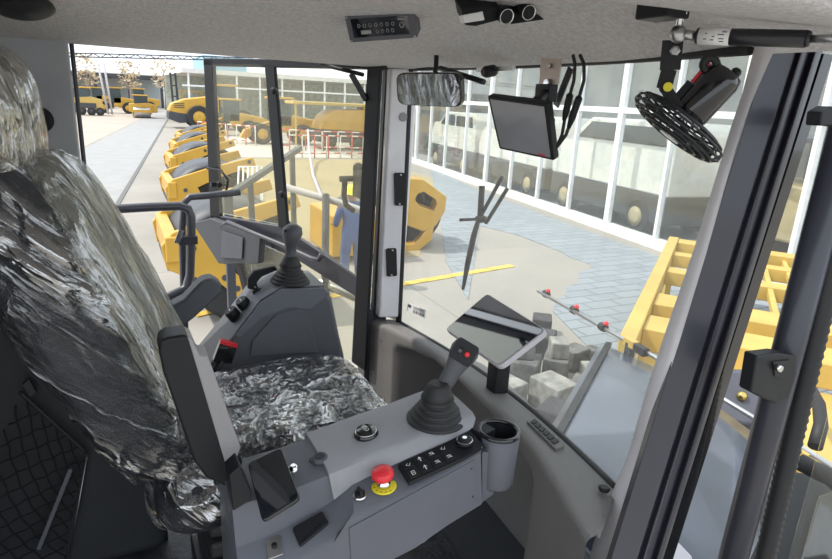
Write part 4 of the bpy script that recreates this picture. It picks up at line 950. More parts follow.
# stations: (c1 px) along crease, use Y planes for profile
st = [  # x px stations: crease (Y 1.17), bevel bottom(Y1.155), step edge (Y 1.075), bottom (Y 1.075)
    ((232, 505), (236, 548), (242, 600), (246, 640)),
    ((262, 497), (264, 538), (268, 580), (270, 625)),
    ((300, 485), (302, 520), (306, 556), (305, 605)),
    ((328, 474), (331, 502), (334, 541), (335, 590)),
    ((345, 467), (352, 482), (347, 520), (352, 580)),
    ((375, 455), (378, 472), (378, 507), (380, 566)),
    ((412, 442), (411, 458), (414, 490), (415, 548)),
    ((448, 428), (447, 444), (448, 470), (448, 525)),
    ((476, 417), (472, 431), (481, 451), (482, 504))]
rows = []
for c1, bb_, ne, lo in st:
    a = at(*c1, Y=1.17); b = at(*bb_, Y=1.155); c = at(*ne, Y=1.075); d_ = at(*lo, Y=1.075)
    x = c.x; 
    fr2 = [V(a.x, 1.36, a.z - .30), V(a.x, 1.36, a.z - .03), V(a.x, 1.345, a.z - .004), V(a.x, 1.33, a.z), V(a.x, 1.25, a.z + .003), V(a.x, 1.182, a.z + .001), V(a.x, 1.170, a.z - .004), b, V(c.x * .5 + b.x * .5, 1.085, c.z * .85 + b.z * .15 + .002), V(c.x, 1.075, c.z - .006), d_, V(d_.x, 1.20, d_.z)]
    rows.append(fr2)
k = M(); k.grid(rows, True, True); n = len(rows[0]); k.f += [tuple(range(n)), tuple(range((len(rows) - 1) * n, len(rows) * n))]; k.sm += [False, False]
body = k.build('body', m_grey, cn)
es = body.modifiers.new('es', 'EDGE_SPLIT'); es.split_angle = R(28)
def ctop(x, y, h=0):  # point on console top surface
    # find by marching Y
    best = None
    for i in range(80):
        Y = 1.05 + i * .004; p = at(x, y, Y=Y); z = 2.245 + (p.x - .2) * .10
        if best is None or abs(p.z - z) < best[0]: best = (abs(p.z - z), p)
    return best[1] + V(0, 0, h)
def czx(x):  # crease height at x
    pr_ = None
    for c1, *_r in st:
        a = at(*c1, Y=1.17)
        if pr_ is not None and x <= a.x: return pr_.z + (a.z - pr_.z) * max(0, (x - pr_.x)) / (a.x - pr_.x)
        pr_ = a
    return pr_.z
def ctop(x, y, h=0):
    best = None
    for i in range(120):
        Y = 1.10 + i * .0025; p = at(x, y, Y=Y); e = abs(p.z - czx(p.x))
        if best is None or e < best[0]: best = (e, p)
    return best[1] + V(0, 0, h)
# paler forward cover carrying the joystick
r0 = []
for (c1, bb_) in (((328, 474), (334, 500)), ((345, 467), (354, 484)), ((375, 455), (382, 470)), ((412, 441), (411, 457)), ((448, 426), (447, 442)), ((474, 417), (473, 428))):
    a = at(*c1, Y=1.17); b = at(*bb_, Y=1.148)
    r0.append([V(a.x, 1.365, a.z - .05), V(a.x, 1.365, a.z - .012), V(a.x, 1.345, a.z + .010), V(a.x, 1.25, a.z + .012), V(a.x, 1.178, a.z + .010), V(a.x, 1.163, a.z + .002), b, V(b.x, 1.2, b.z - .03)])
k = M(); k.grid(r0, True, True); n = len(r0[0]); k.f += [tuple(range(n)), tuple(range((len(r0) - 1) * n, len(r0) * n))]; k.sm += [False, False]
cvr = k.build('cover', mat('console cover', (.29, .29, .31), .45, bump=.25, bscale=500), cn); es = cvr.modifiers.new('es', 'EDGE_SPLIT'); es.split_angle = R(40)
tilt = V(-.10, -.02, 1).normalized()
# joystick
def joystick(base, axis, parent, S, head_dir, near):
    b0 = Vector(base); ax = Vector(axis).normalized()
    prof = []
    for i in range(5):
        r0_ = .064 - i * .0075; h = i * .0105; prof += [(r0_ - .004, h), (r0_, h + .003), (r0_, h + .006), (r0_ - .005, h + .0095)]
    prof += [(.036, .055), (.030, .066), (.024, .082), (.018, .088)]
    bt = M().lathe([(r * S, h * S) for r, h in prof], b0, (0, 0, 1) if near else (.05, 0, 1), 32).build('boot', m_rubber, parent)
    jb = b0 + V(0, 0, .06 * S)
    pts_ = [jb, jb + ax * .05 * S, jb + ax * .09 * S, jb + ax * .13 * S]
    return bt, jb, ax
bt, jb, ax = joystick(ctop(436, 420), at(462, 352, Y=1.22) - at(436, 405, Y=1.24), cn, 1.22, None, True)
g0, g1 = at(438, 396, Y=1.235), at(467, 347, Y=1.22); ga = (g1 - g0).normalized(); vw = (V(0, 0, CH) - g1).normalized(); sd = ga.cross(vw).normalized(); fwd_ = sd.cross(ga).normalized()
rows = []
for f, wd, dp in ((0, .017, .016), (.25, .016, .016), (.5, .0175, .018), (.68, .022, .020), (.8, .027, .021), (.93, .029, .020), (1.02, .026, .016), (1.06, .015, .008)):
    wd *= 1.3; dp *= 1.2
    c = g0.lerp(g1, f); rows.append([c + sd * wd * math.cos(2 * math.pi * j / 20) * (1.0) + fwd_ * dp * math.copysign(abs(math.sin(2 * math.pi * j / 20)) ** .7, math.sin(2 * math.pi * j / 20)) for j in range(20)])
k = M(); k.grid(rows, True, True); n = 20; k.f += [tuple(range(n)), tuple(range(len(rows) * n - n, len(rows) * n))]; k.sm += [True, True]; gr = k.build('grip', m_dgrey, cn)
hc_ = g0.lerp(g1, .93); k = M(); k.prism(rrect(hc_ + fwd_ * .022, .031, .030, .010, sd, ga), fwd_ * .004); fp_ = k.build('face_plate', m_black, gr, bevel=.001)
k = M(); k.lathe([(.007, 0), (.007, .005), (.004, .007)], hc_ + fwd_ * .026 + sd * .010 * (1 if (sd.dot(V(math.sin(HEAD), -math.cos(HEAD), 0)) > 0) else -1) , fwd_, 14); k.build('red_button', m_red, gr)
k = M(); k.box(hc_ + fwd_ * .029 - sd * .010 * (1 if (sd.dot(V(math.sin(HEAD), -math.cos(HEAD), 0)) > 0) else -1), (.012, .012, .012), Matrix((sd, ga, fwd_)).transposed()); k.build('thumb_switch', m_gloss, gr, bevel=.002)
# rotary knob, power socket, small chrome button
c = ctop(366, 438, .010); k = M(); k.lathe([(.032, 0), (.032, .006), (.029, .010), (.026, .012), (.024, .016), (.012, .018), (.002, .0185)], c, tilt, 32); kb = k.build('rotary_knob', m_gloss, cn)
k = M(); k.lathe([(.0255, .0120), (.0268, .0128), (.0275, .0112)], c, tilt, 24, cap=False); k.build('ring', m_chrome, kb)
for i in range(2):
    k = M(); k.tube([c + tilt * .0185 + V(math.cos(a) * .004, math.sin(a) * .007, 0) * (i + .6) for a in [R(q_) for q_ in range(0, 360, 30)]], .0007, 4, closed=True); k.build('mark', m_white, kb)
c = ctop(320, 461, .002); k = M(); k.lathe([(.021, 0), (.022, .004), (.021, .010), (.016, .012)], c, tilt, 28); so_ = k.build('power_socket', m_dgrey, cn)
k = M(); k.box(c + V(.022, .008, .008), (.016, .014, .006)); k.box(c - V(.022, .006, -.008), (.012, .012, .006)); k.build('hinge_tab', m_rubber, so_, bevel=.001)
k = M(); k.lathe([(.013, 0), (.013, .001), (.011, .0016)], c + tilt * .012, tilt, 20); k.build('lid_rim', m_rubber, so_)
c = ctop(294, 472, .0); k = M(); k.lathe([(.013, 0), (.014, .006), (.011, .016), (.006, .020)], c, tilt, 18); k.build('chrome_button', m_chrome, cn)
# step surface helper
def cstep(x, y, h=0):
    best = None
    for i in range(60):
        Y = 1.08 + i * .00125; p = at(x, y, Y=Y)
        f = (Y - 1.075) / .08
        # local edge heights
        def hz_(idx, YY):
            prr = None
            for s_ in st:
                a = at(*s_[idx], Y=YY)
                if prr is not None and p.x <= a.x: return prr.z + (a.z - prr.z) * max(0, (p.x - prr.x)) / (a.x - prr.x)
                prr = a
            return prr.z
        e = abs(p.z - (hz_(2, 1.075) * (1 - f) + hz_(1, 1.155) * f))
        if best is None or e < best[0]: best = (e, p)
    return best[1] + V(0, 0, h)
# emergency stop
c = cstep(384, 487, .001); k = M(); k.lathe([(.030, 0), (.030, .003), (.0285, .004)], c, tilt, 36); k = k.build('stop_label', m_yel, cn)
kk = M()
for i in range(14):
    a = 2 * math.pi * i / 14; kk.box(c + tilt * .0042 + V(math.cos(a) * .025, math.sin(a) * .025, 0), (.0045, .0012, .0006), Matrix.Rotation(a + (0 if i % 3 else 1.2), 3, 'Z'))
kk.build('lettering', m_black, k)
k = M(); k.lathe([(.0165, .003), (.0165, .014), (.013, .016), (.013, .024)], c, tilt, 24); k.build('stop_collar', m_chrome, cn)
ax_ = (tilt + V(-.04, 0, 0)).normalized()
k = M(); k.lathe([(.012, .020), (.020, .024), (.0255, .030), (.027, .036), (.026, .043), (.022, .048), (.012, .0505), (.001, .051)], c, ax_, 32); k.build('emergency_stop', m_red, cn)
# key switch
c = cstep(360, 497, .0); k = M(); k.lathe([(.0165, 0), (.0165, .006), (.014, .008)], c, tilt, 26); k_ = k.build('key_switch', m_chrome, cn)
k = M(); k.lathe([(.013, .008), (.012, .013)], c, tilt, 20); k.box(c + tilt * .016, (.006, .022, .012)); k.build('key_barrel', m_black, k_)
# switch panel
sp4 = [cstep(399, 467, .002), cstep(468, 439, .002), cstep(480, 450, .002), cstep(410, 485, .002)]
sp4 = [at(398, 466, Y=1.145), at(470, 432, Y=1.145), at(486, 449, Y=1.080), at(409, 484, Y=1.080)]
for i_, p in enumerate(sp4): p.z += .004
k = M(); k.prism(sp4, (0, 0, -.010)); pn = k.build('switch_panel', m_black, cn, bevel=.001)
icons = 0
for r_ in range(2):
    for c_ in range(4):
        a0 = .02 + c_ * .155; b0_ = .06 + r_ * .46
        Q = [lerp4(sp4, a0 + .01, b0_), lerp4(sp4, a0 + .135, b0_), lerp4(sp4, a0 + .135, b0_ + .40), lerp4(sp4, a0 + .01, b0_ + .40)]
        k = M(); k.prism([q_ + V(0, 0, .0005) for q_ in Q], (0, 0, .003)); sw = k.build('rocker_switch', m_black, pn, bevel=.001)
        k = M(); cq = sum(Q, V(0, 0, 0)) / 4 + V(0, 0, .0040); e1_ = (Q[1] - Q[0]); e2_ = (Q[3] - Q[0])
        def seg(a, b, c__, d__, t=.0010): k.bar(cq + e1_ * a + e2_ * b, cq + e1_ * c__ + e2_ * d__, t, .0005)
        kind = (r_ * 4 + c_)
        if kind in (0, 3): seg(-.22, 0, .1, .2); seg(.1, .2, .24, -.1); seg(-.22, 0, .0, -.15)
        elif kind in (1, 5): seg(0, -.28, 0, .28, .0022); seg(-.18, 0, 0, -.28); seg(.18, 0, 0, -.28)
        elif kind == 4: seg(-.15, -.22, .15, -.22); seg(.15, -.22, .15, .22); seg(.15, .22, -.15, .22); seg(-.15, .22, -.15, -.22); seg(-.1, 0, .1, 0)
        else: seg(-.22, -.15, .15, -.15); seg(-.22, .1, .2, .1); seg(-.2, -.15, .2, .1); seg(.15, -.15, .2, .22)
        k.build('icon', m_white, sw)
c = lerp4(sp4, .83, .42) + V(0, 0, .002); k = M(); k.lathe([(.021, 0), (.022, .003), (.020, .008), (.015, .014), (.010, .015)], c, tilt, 26); kb = k.build('menu_knob', m_black, pn)
k = M(); k.lathe([(.0185, .0085), (.0195, .0095), (.0205, .0085)], c, tilt, 26, cap=False); k.lathe([(.006, .0152), (.006, .0158)], c, tilt, 12); k.build('ring', m_chrome, kb)
# access box and hatch low left
for nm, q4, mm in (('terminal_box', ((292, 531), (322, 514), (329, 526), (300, 550)), m_black),):
    P_ = [cstep(x, y, .004) for x, y in q4]; k = M(); k.prism(quadround(P_, .006), (0, 0, .006)); bx_ = k.build(nm, mm, cn, bevel=.002)
    k = M(); k.bar(P_[3] + V(.006, .006, .011), P_[2] + V(-.004, .006, .011), .003, .002); k.build('label', m_gloss, bx_)
P_ = [at(x, y, Y=1.068) for x, y in ((266, 545), (281, 538), (284, 575), (269, 582))]
P_ = [cstep(x, y, .003) for x, y in ((266, 543), (281, 536), (283, 556), (268, 562))]; k = M(); k.prism(P_, (0, 0, .003)); hb_ = k.build('rocker', m_steel, cn, bevel=.001)
k = M(); k.lathe([(.006, 0), (.006, .008)], sum(P_, V(0, 0, 0)) / 4 + V(0, 0, .003), tilt, 12); k.build('toggle', m_black, hb_)
# side screws
for x, y in ((471, 468), (472, 496)): k = M(); k.lathe([(.004, 0), (.003, .003)], at(x, y, Y=1.075), (0, -1, 0), 8); k.build('screw', m_black, cn)
k = M(); k.prism([at(x, y, Y=1.074) for x, y in ((349, 528), (474, 460), (476, 500), (448, 520), (424, 542), (352, 575))], (0, -.002, 0)); k.build('side_cover', m_grey, cn, bevel=.001)
k = M(); k.tube([V(.35, 1.22, 1.512), V(.35, 1.22, 2.05)], .05, 16); k.build('support_post', m_black, cn)
# cup holder
cc = at(499, 430, Y=1.165); cc = V(cc.x, 1.165, cc.z); cz = 2.295
cc = at(499, 432, Z=cz)
def cupring(R_, z, sq=1.0): return [V(cc.x + R_ * math.cos(a) * sq, cc.y + R_ * math.sin(a), z) for a in [2 * math.pi * i / 32 for i in range(32)]]
rows = [cupring(.043, cz - .15), cupring(.049, cz - .14), cupring(.055, cz), cupring(.054, cz + .003), cupring(.046, cz + .003), cupring(.036, cz - .14)]
k = M(); k.grid(rows, True, True); k.f += [tuple(range(32)), tuple(range(160, 192))]; k.sm += [False, False]; cup = k.build('cup_holder', m_grey, cn)
k = M(); k.tube(cupring(.0505, cz + .003), .0065, 8, closed=True); k.build('cup_rim', m_gloss, cup)
k = M(); k.grid([cupring(.0455, cz + .002), cupring(.036, cz - .135)], True, True); k.build('cup_liner', m_black, cup)
pA_ = at(477, 424, Z=cz); k = M(); k.bar(at(474, 433, Z=cz - .02), cc - V(.03, 0, .02), .05, .055); k.build('cup_arm', m_black, cn, bevel=.003)
k = M(); k.prism([at(x, y, Y=1.09) for x, y in ((482, 452), (492, 452), (494, 494), (482, 503))], (.005, .05, 0)); k.build('cup_bracket', m_grey, cn, bevel=.002)

# folded up near armrest
ar = M(); Yr = 1.26
poly = [(159, 351), (160, 342), (167, 338), (186, 335), (192, 340), (243, 462), (240, 478), (226, 488), (206, 478), (194, 462), (163, 372)]
ar.prism([at(x, y, Y=Yr) for x, y in poly], (0, .07, 0)); ar_ = ar.build('armrest', m_black, cn, bevel=.008, seg=3)
k = M(); poly = [(187, 336), (193, 340), (200, 356), (208, 356), (241, 448), (236, 462), (228, 474)]
k.prism([at(x, y, Y=Yr - .002) for x, y in poly], (.0, .068, 0)); k.build('armrest_side', m_lgrey, ar_, bevel=.004)
# phone / display in holder on the console
ph = thing('smartphone', ctop(275, 490), 'black smartphone-like display with rounded rim on the console by the folded armrest', 'phone')
pz = .035
P4 = [at(249, 463, Y=1.20), at(281, 448, Y=1.20), at(300, 497, Y=1.10), at(262, 520, Y=1.10)]
P4 = plane4(((247, 463), (281, 447), (300, 498), (262, 522)), 1.455, (-.372, -.165, .914))
nr = (P4[1] - P4[0]).cross(P4[3] - P4[0]).normalized()
if nr.z < 0: nr = -nr
k = M(); k.prism(quadround(P4, .014), -nr * .010); k.build('case', m_gloss, ph, bevel=.003)
k = M(); k.prism([p + nr * .0008 for p in quadround(shrink(P4, .93), .010)], -nr * .003); k.build('screen', m_screen, ph)
mp_ = sum(P4, V(0, 0, 0)) / 4; k = M(); k.tube([mp_ - nr * .01, V(mp_.x, mp_.y + .01, czx(mp_.x) - .004)], .014, 12); k.build('mount', m_black, ph)
o = thing('phone_mount', at(240, 490, Y=1.16), 'black angular bracket at the rear end of the console next to the smartphone', 'bracket')
k = M(); k.prism([at(x, y, Y=1.155) for x, y in ((229, 476), (240, 466), (251, 490), (252, 500), (233, 512))], (0, .06, 0)); k.build('bracket_body', m_black, o, bevel=.004)

# ---- left console
lc = thing('control_console', (.5, 2.1, 1.5), 'dark grey left-hand console with joystick and knobs beyond the seat cushion', 'console')
Yn, Yf = 2.0, 2.24
pl = [(203, 400), (205, 372), (237, 333), (262, 303), (282, 291), (300, 289), (325, 290), (333, 300), (340, 335), (345, 356), (350, 420)]
pts_ = [at(x, y, Y=Yn) for x, y in pl]
k = M(); k.prism(pts_, (0, Yf - Yn, 0)); k.build('body', m_dgrey, lc, bevel=.018, seg=3)
pl = [(236, 336), (261, 303), (282, 289), (324, 288), (330, 294), (311, 310), (288, 308), (262, 318), (241, 337)]
k = M(); k.prism([at(x, y, Y=Yn - .004) for x, y in pl], (0, .012, 0)); k.build('shoulder_trim', m_grey, lc, bevel=.003)
tp = [(236, 334), (261, 301), (282, 288), (325, 287)]
rows = [[at(x, y, Y=Yn + .012) + V(0, 0, .003) for x, y in tp], [V(*(at(x, y, Y=Yn + .012) + V(0, .21, .003))) for x, y in tp]]
k = M(); k.grid(rows, False); k.build('top_plate', m_grey, lc, solid=.006, bevel=.003)
pl = [(252, 340), (275, 315), (297, 308), (306, 312), (318, 352), (250, 356)]
k = M(); k.prism([at(x, y, Y=Yn) for x, y in pl], (0, -.006, 0)); k.build('side_cover', m_dgrey, lc, bevel=.004)
bl_ = at(290, 286, Y=2.12); zt_ = at(290, 289, Y=2.0).z
bl_ = V(at(290, 287, Y=2.07).x, 2.07, zt_ + .004)
bt, jb, ax = joystick(bl_, (0, 0, 1), lc, 1.12, None, False)
top_ = at(291, 224, Y=2.07)
g0 = V(bl_.x, 2.07, bl_.z + .06); hgt = top_.z - g0.z
rows = []
for f, wd, dp, oy in ((0, .018, .018, 0), (.3, .016, .016, 0), (.48, .0165, .018, -.0), (.62, .023, .026, -.004), (.78, .029, .031, -.008), (.92, .026, .027, -.008), (1.0, .013, .013, -.006)):
    wd *= 1.25; dp *= 1.25; c = g0 + V(.01 * f, oy, hgt * f); rows.append([c + V(wd * math.cos(2 * math.pi * j / 20), dp * math.sin(2 * math.pi * j / 20), 0) for j in range(20)])
k = M(); k.grid(rows, True, True); k.f += [tuple(range(20)), tuple(range(len(rows) * 20 - 20, len(rows) * 20))]; k.sm += [True, True]; gr2 = k.build('grip', m_dgrey, lc)
k = M(); k.lathe([(.005, 0), (.005, .004)], at(286, 231, Y=2.04), (-.6, -.7, .3), 10); k.build('thumb_button', m_black, gr2)
for x, y in ((233, 314), (244, 304)):
    p = at(x, y, Y=2.10); k = M(); k.lathe([(.024, -.02), (.024, .015), (.020, .022)], p, (-.55, -.1, .8), 18); kb = k.build('rotary_knob', m_black, lc)
    k = M(); k.box(p + V(-.55, -.1, .8).normalized() * .022, (.004, .018, .003)); k.build('mark', m_white, kb)
k = M(); p = at(258, 302, Y=2.1); k.tube([p, p + V(-.01, 0, .035)], [.005, .004], 8); k.tube([p + V(-.018, 0, .037), p + V(.012, 0, .045)], .008, 8); k.build('toggle', m_black, lc)
k = M(); p = [at(x, y, Y=2.12) for x, y in ((259, 291), (248, 289), (248, 279), (254, 271), (275, 266), (278, 270), (262, 277), (257, 283))]; k.prism(p, (0, .025, 0)); hl = k.build('release_lever', m_black, lc, bevel=.004)
k = M(); k.lathe([(.004, 0), (.004, .004)], at(255, 287, Y=2.12), (0, -1, 0), 8); k.build('bolt', m_steel, hl)

# ---- handrails outside left
o = thing('handrail', (.1, 2.62, 1.4), 'slate tubular handrail with a clamp outside the left door opening', 'handrail')
k = M(); pz_ = [(60, 214, 2.62), (100, 210, 2.62), (150, 207, 2.62), (180, 206, 2.62), (188, 209, 2.62), (191, 216, 2.62), (191, 240, 2.62), (190, 275, 2.62), (186, 288, 2.61), (178, 292, 2.6), (150, 305, 2.55)]
k.tube([at(x, y, Y=Y) for x, y, Y in pz_], .0185, 16); k.build('rail', m_tube, o)
k = M(); k.tube([at(240, 192, Y=2.66), at(205, 196, Y=2.66), at(190, 197, Y=2.66), at(184, 203, Y=2.66), at(182, 230, Y=2.66), at(184, 300, Y=2.66), at(188, 420, Y=2.66), V(at(188, 420, Y=2.66).x, 2.66, 1.40)], .015, 12); k.build('rail', m_tube, o)
c = at(188, 240, Y=2.6); k = M(); k.box(c, (.075, .03, .035)); cl = k.build('clamp', m_pillar, o, bevel=.003); k = M(); k.box(c + V(-.035, -.016, .02), (.02, .006, .06), Matrix.Rotation(.4, 3, 'Y')); k.build('clip', m_chrome, cl)
o = thing('platform_rail', (1.0, 2.8, 1.3), 'pale steel rails running behind the open door glass', 'handrail')
k = M(); k.tube([at(285, 187, Y=3.3), at(340, 203, Y=3.1), at(405, 226, Y=2.95)], .020, 12); k.build('rail', m_trim, o)
k = M(); k.tube([at(318, 281, Y=2.85), at(400, 318, Y=2.7)], .022, 12); k.build('rail', m_steel, o)
k = M(); k.tube([at(326, 195, Y=3.12), at(325, 283, Y=2.83), V(1.0, 2.83, 1.4)], .02, 10); k.build('post', m_pillar, o)
o = thing('platform', (.6, 2.7, 0), 'dark access platform outside the left door', 'platform')
k = M(); k.bb((-.3, 2.48, 1.36), (1.2, 2.95, 1.40)); k.build('deck', m_mgrey, o)
k = M(); k.bar((.3, 2.6, 0), (.3, 2.6, 1.36), .08, .08); k.bar((1.0, 2.6, 0), (1.0, 2.6, 1.36), .08, .08); k.build('leg', m_mgrey, o)

# ---- left door, open
dh = V(.905, 2.40, 0); df = V(.46, 3.20, 0); dv = (df - dh); dn2 = V(dv.y, -dv.x, 0).normalized() * -1
ld = thing('door_1', V(.9, 2.4, 1.5), None, None); tag(ld, kind='structure')
# door plane: at(px,py) on plane through dh & df
nn_ = V(dv.y, -dv.x, 0)
def dpt(x, y):
    r = ray(x, y); t = nn_.dot(dh) / nn_.dot(r); return V(0, 0, CH) + r * t
th = nn_.normalized() * .018
if th.dot(ray(300, 150)) < 0: th = -th
def dframe(o4, nm, m=m_paintblk, bev=.006, par=None):
    k = M(); k.prism([dpt(*p) for p in o4], th); return k.build(nm, m, par or ld, bevel=bev)
dframe(((203, 58), (213, 58), (221, 224), (210, 222)), 'stile', m_black)
dframe(((203, 58), (385, 60), (385, 70), (203, 66)), 'top_rail', m_black)
dframe(((264, 64), (274, 64), (288, 232), (278, 228)), 'centre_stile', m_black)
dframe(((367, 60), (381, 60), (365, 372), (351, 362)), 'stile', m_black)
dframe(((209, 214), (280, 226), (300, 238), (358, 278), (357, 298), (300, 262), (270, 240), (210, 224)), 'middle_rail', m_pillar)
dframe(((225, 224), (232, 224), (262, 330), (252, 330)), 'lower_stile')
dframe(((210, 64), (262, 64), (279, 225), (219, 213)), 'window_pane', g_door, 0)
dframe(((277, 68), (364, 66), (357, 276), (291, 228)), 'window_pane', g_door, 0)
dframe(((232, 232), (300, 262), (356, 298), (351, 360), (256, 330)), 'lower_pane', g_door, 0)
k = M()
pts4 = [dpt(x, y) - th * 1.0 for x, y in ((288, 72), (352, 72), (362, 92))]
# lock box
p = [dpt(x, y) for x, y in ((200, 222), (218, 217), (268, 236), (266, 262), (226, 262))]
k = M(); k.prism([q_ - th * .5 for q_ in p], -th * 2.2); lb = k.build('lock_box', m_dgrey, ld, bevel=.006)
k = M(); k.prism([dpt(x, y) + V(0, 0, 0) - th * 2.9 for x, y in ((231, 229), (252, 236), (251, 257), (230, 256))], -th * .3); k.build('cover_plate', m_grey, lb, bevel=.004)
# pull handle loop
hp = [(236, 238), (230, 232), (228, 225), (234, 221), (260, 232), (290, 244), (318, 257), (325, 258), (328, 252)]
k = M(); k.tube([dpt(x, y) - th * 2.2 for x, y in hp], .011, 12); k.build('pull_handle', m_tube, ld)
# latch knobs
for x, y in ((276, 91), (284, 194)): k = M(); k.lathe([(.012, 0), (.016, .01), (.016, .02), (.008, .026)], dpt(x, y), -nn_, 14); k.build('window_knob', m_black, ld)
k = M(); k.tube([dpt(210, 168) - th, dpt(224, 170) - th, dpt(231, 180) - th, dpt(229, 192) - th], .006, 8); k.build('release_cable', m_black, ld)
k = M(); k.lathe([(.012, -.012), (.018, 0), (.012, .012)], dpt(222, 184) - th, V(1, .2, 0), 12); k.box(dpt(219, 184) - th, (.05, .03, .02)); k.build('catch', m_black, ld)
k = M(); k.bar(dpt(352, 74) - th * .3, dpt(367, 100) - th * .3, .012, .02); k.tube([dpt(325, 64) - th * 1.2, dpt(338, 68) - th * 1.2, dpt(366, 75) - th], .008, 8); k.lathe([(.014, -.02), (.014, .02)], dpt(327, 62) - th, (1, 0, 0), 12); k.build('stay', m_black, ld)
# exterior mirror bracket
o = thing('mirror_bracket', at(370, 180, Y=2.55), 'black angled mirror bracket fixed outside beside the open door post', 'bracket')
k = M(); k.bb(at(352, 196, Y=2.62), at(364, 172, Y=2.50) + V(.03, 0, 0)); k.build('clamp_block', m_black, o, bevel=.006)
k = M(); k.tube([at(340, 179, Y=2.62), at(366, 178, Y=2.62)], .014, 10); k.tube([at(345, 180, Y=2.62), at(344, 195, Y=2.62), at(346, 205, Y=2.62), at(354, 211, Y=2.62)], .013, 10); k.build('arm', m_black, o)
k = M(); k.lathe([(.02, -.015), (.026, 0), (.02, .015)], at(358, 168, Y=2.6), (0, 1, 0), 14); k.build('joint', m_rubber, o)

# ---- ceiling items
# switch display panel
o = thing('ceiling_display', at(381, 27, Y=2.05), 'recessed black readout panel with rows of white symbols in the headliner', 'display')
P4 = plane4(((344, 15), (414, 10), (418, 38), (350, 43)), 1.73, (-.509, -.701, -.5))
nr = (P4[1] - P4[0]).cross(P4[3] - P4[0]).normalized()
if nr.dot(V(0, 0, CH) - P4[0]) < 0: nr = -nr
k = M(); k.prism(quadround(P4, .006), -nr * .05); bz = k.build('bezel', m_grey, o, bevel=.003)
Pi = [lerp4(P4, a, b) + nr * .0015 for a, b in ((.08, .16), (.90, .16), (.90, .82), (.08, .82))]
k = M(); k.prism(Pi, -nr * .003); k.build('readout', m_screen, o)
for a, b in ((.03, .08), (.96, .08), (.96, .92), (.03, .92)): k = M(); k.lathe([(.004, 0), (.003, .003)], lerp4(P4, a, b) + nr * .001, nr, 8); k.build('screw', m_steel, bz)
k = M(); ex = (Pi[1] - Pi[0]); ey = (Pi[3] - Pi[0])
def ring(cx, cy, rx, ry, t=.0010, sides=6): 
    k.tube([Pi[0] + ex * (cx + rx * math.cos(a)) + ey * (cy + ry * math.sin(a)) + nr * .002 for a in [2 * math.pi * i / sides for i in range(sides)]], t, 4, closed=True)
for i in range(7): ring(.13 + i * .10, .36, .024, .10)
for i in range(4): ring(.44 + i * .09, .70, .022, .10)
ring(.88, .45, .035, .14, .0014, 10)
k.bar(lerp4(Pi, .15, .72) + nr * .002, lerp4(Pi, .33, .72) + nr * .002, .001, .010, up=nr.cross(ex)); k.bar(lerp4(Pi, .82, .14) + nr * .002, lerp4(Pi, .94, .14) + nr * .002, .001, .003, up=nr.cross(ex))
k.build('symbols', mat('dim grey mark', (.35, .35, .36), .5), o)
# visor/speaker clips unit
o = thing('lamp_console', at(505, 17, Z=3.33), 'dark lamp and switch unit with a silver block on the headliner', 'lamp')
def hd(x, y, z=3.345): return at(x, y, Z=z)
k = M(); k.prism([at(x, y, Y=1.20) for x, y in ((462, 10), (470, 8), (500, 6), (502, 20), (476, 27), (465, 26))], (0, .04, .03)); k.build('base', m_black, o, bevel=.004)
k = M(); k.prism([at(x, y, Y=1.192) for x, y in ((463, 15), (483, 11), (485, 20), (465, 23))], (0, .02, 0)); k.build('silver_block', m_wframe, o, bevel=.002)
for x, y in ((503, 14), (525, 10)):
    k = M(); k.lathe([(.015, -.02), (.017, 0), (.015, .02)], at(x, y, Y=1.20), (-.1, -1, -.4), 20); sp = k.build('reading_lamp', m_black, o)
    k = M(); k.lathe([(.0145, .020), (.0165, .022), (.0165, .020)], at(x, y, Y=1.20), (-.1, -1, -.4), 20, cap=False); k.build('rim', m_chrome, sp)
k = M(); k.prism([at(x, y, Y=1.22) for x, y in ((503, 22), (506, 10), (548, 13), (546, 20), (512, 25))], (0, .04, .03)); k.build('base', m_black, o, bevel=.004)
# oval speaker at top left
c = at(24, 8, Z=3.33); o = M(); o.lathe([(.06, 0), (.062, -.006), (.05, -.012), (.0, -.016)], at(24, 6, Z=3.262), (-.1, .35, 1), 24); o = o.build('speaker', m_black); tag(o, 'dark oval speaker in the headliner at the upper left corner', 'speaker')
# rear view mirror
o = thing('rear_view_mirror', at(428, 90, X=.98), 'black framed interior rear-view mirror hanging from the headliner', 'mirror')
P4 = [at(395, 73, X=1.0), at(461, 73, X=.93), at(462, 107, X=.93), at(397, 106, X=1.0)]
Dd = sum((p.length for p in P4)) / 4
P4 = plane4(((395, 73), (461, 73), (462, 108), (397, 105)), 2.0, (-.791, -.575, -.208))
nr = (P4[1] - P4[0]).cross(P4[3] - P4[0]).normalized()
if nr.dot(-ray(428, 90)) < 0: nr = -nr
k = M(); k.prism(quadround(P4, .03), -nr * .03); k.build('housing', m_gloss, o, bevel=.006)
k = M(); k.prism([p + nr * .0006 for p in quadround(shrink(P4, .94), .028)], -nr * .004); k.build('mirror_glass', m_mirror, o)
k = M(); mc = sum(P4, V(0, 0, 0)) / 4; k.tube([mc - nr * .028, mc - nr * .05 + V(0, 0, .06), V(mc.x - nr.x * .05, mc.y - nr.y * .05, 3.245)], .008, 8); k.build('stem', m_black, o)
o = M(); o.tube([at(440, 68, X=1.06), at(484, 82, X=1.10)], .009, 8); o = o.build('support_rod', m_black); tag(o, 'thin black rod slanting behind the rear-view mirror near the windshield top', 'rod')
o = thing('wiper_motor', at(500, 70, X=1.1), 'small black motor on a flat bar at the windshield top left of the monitor', 'motor')
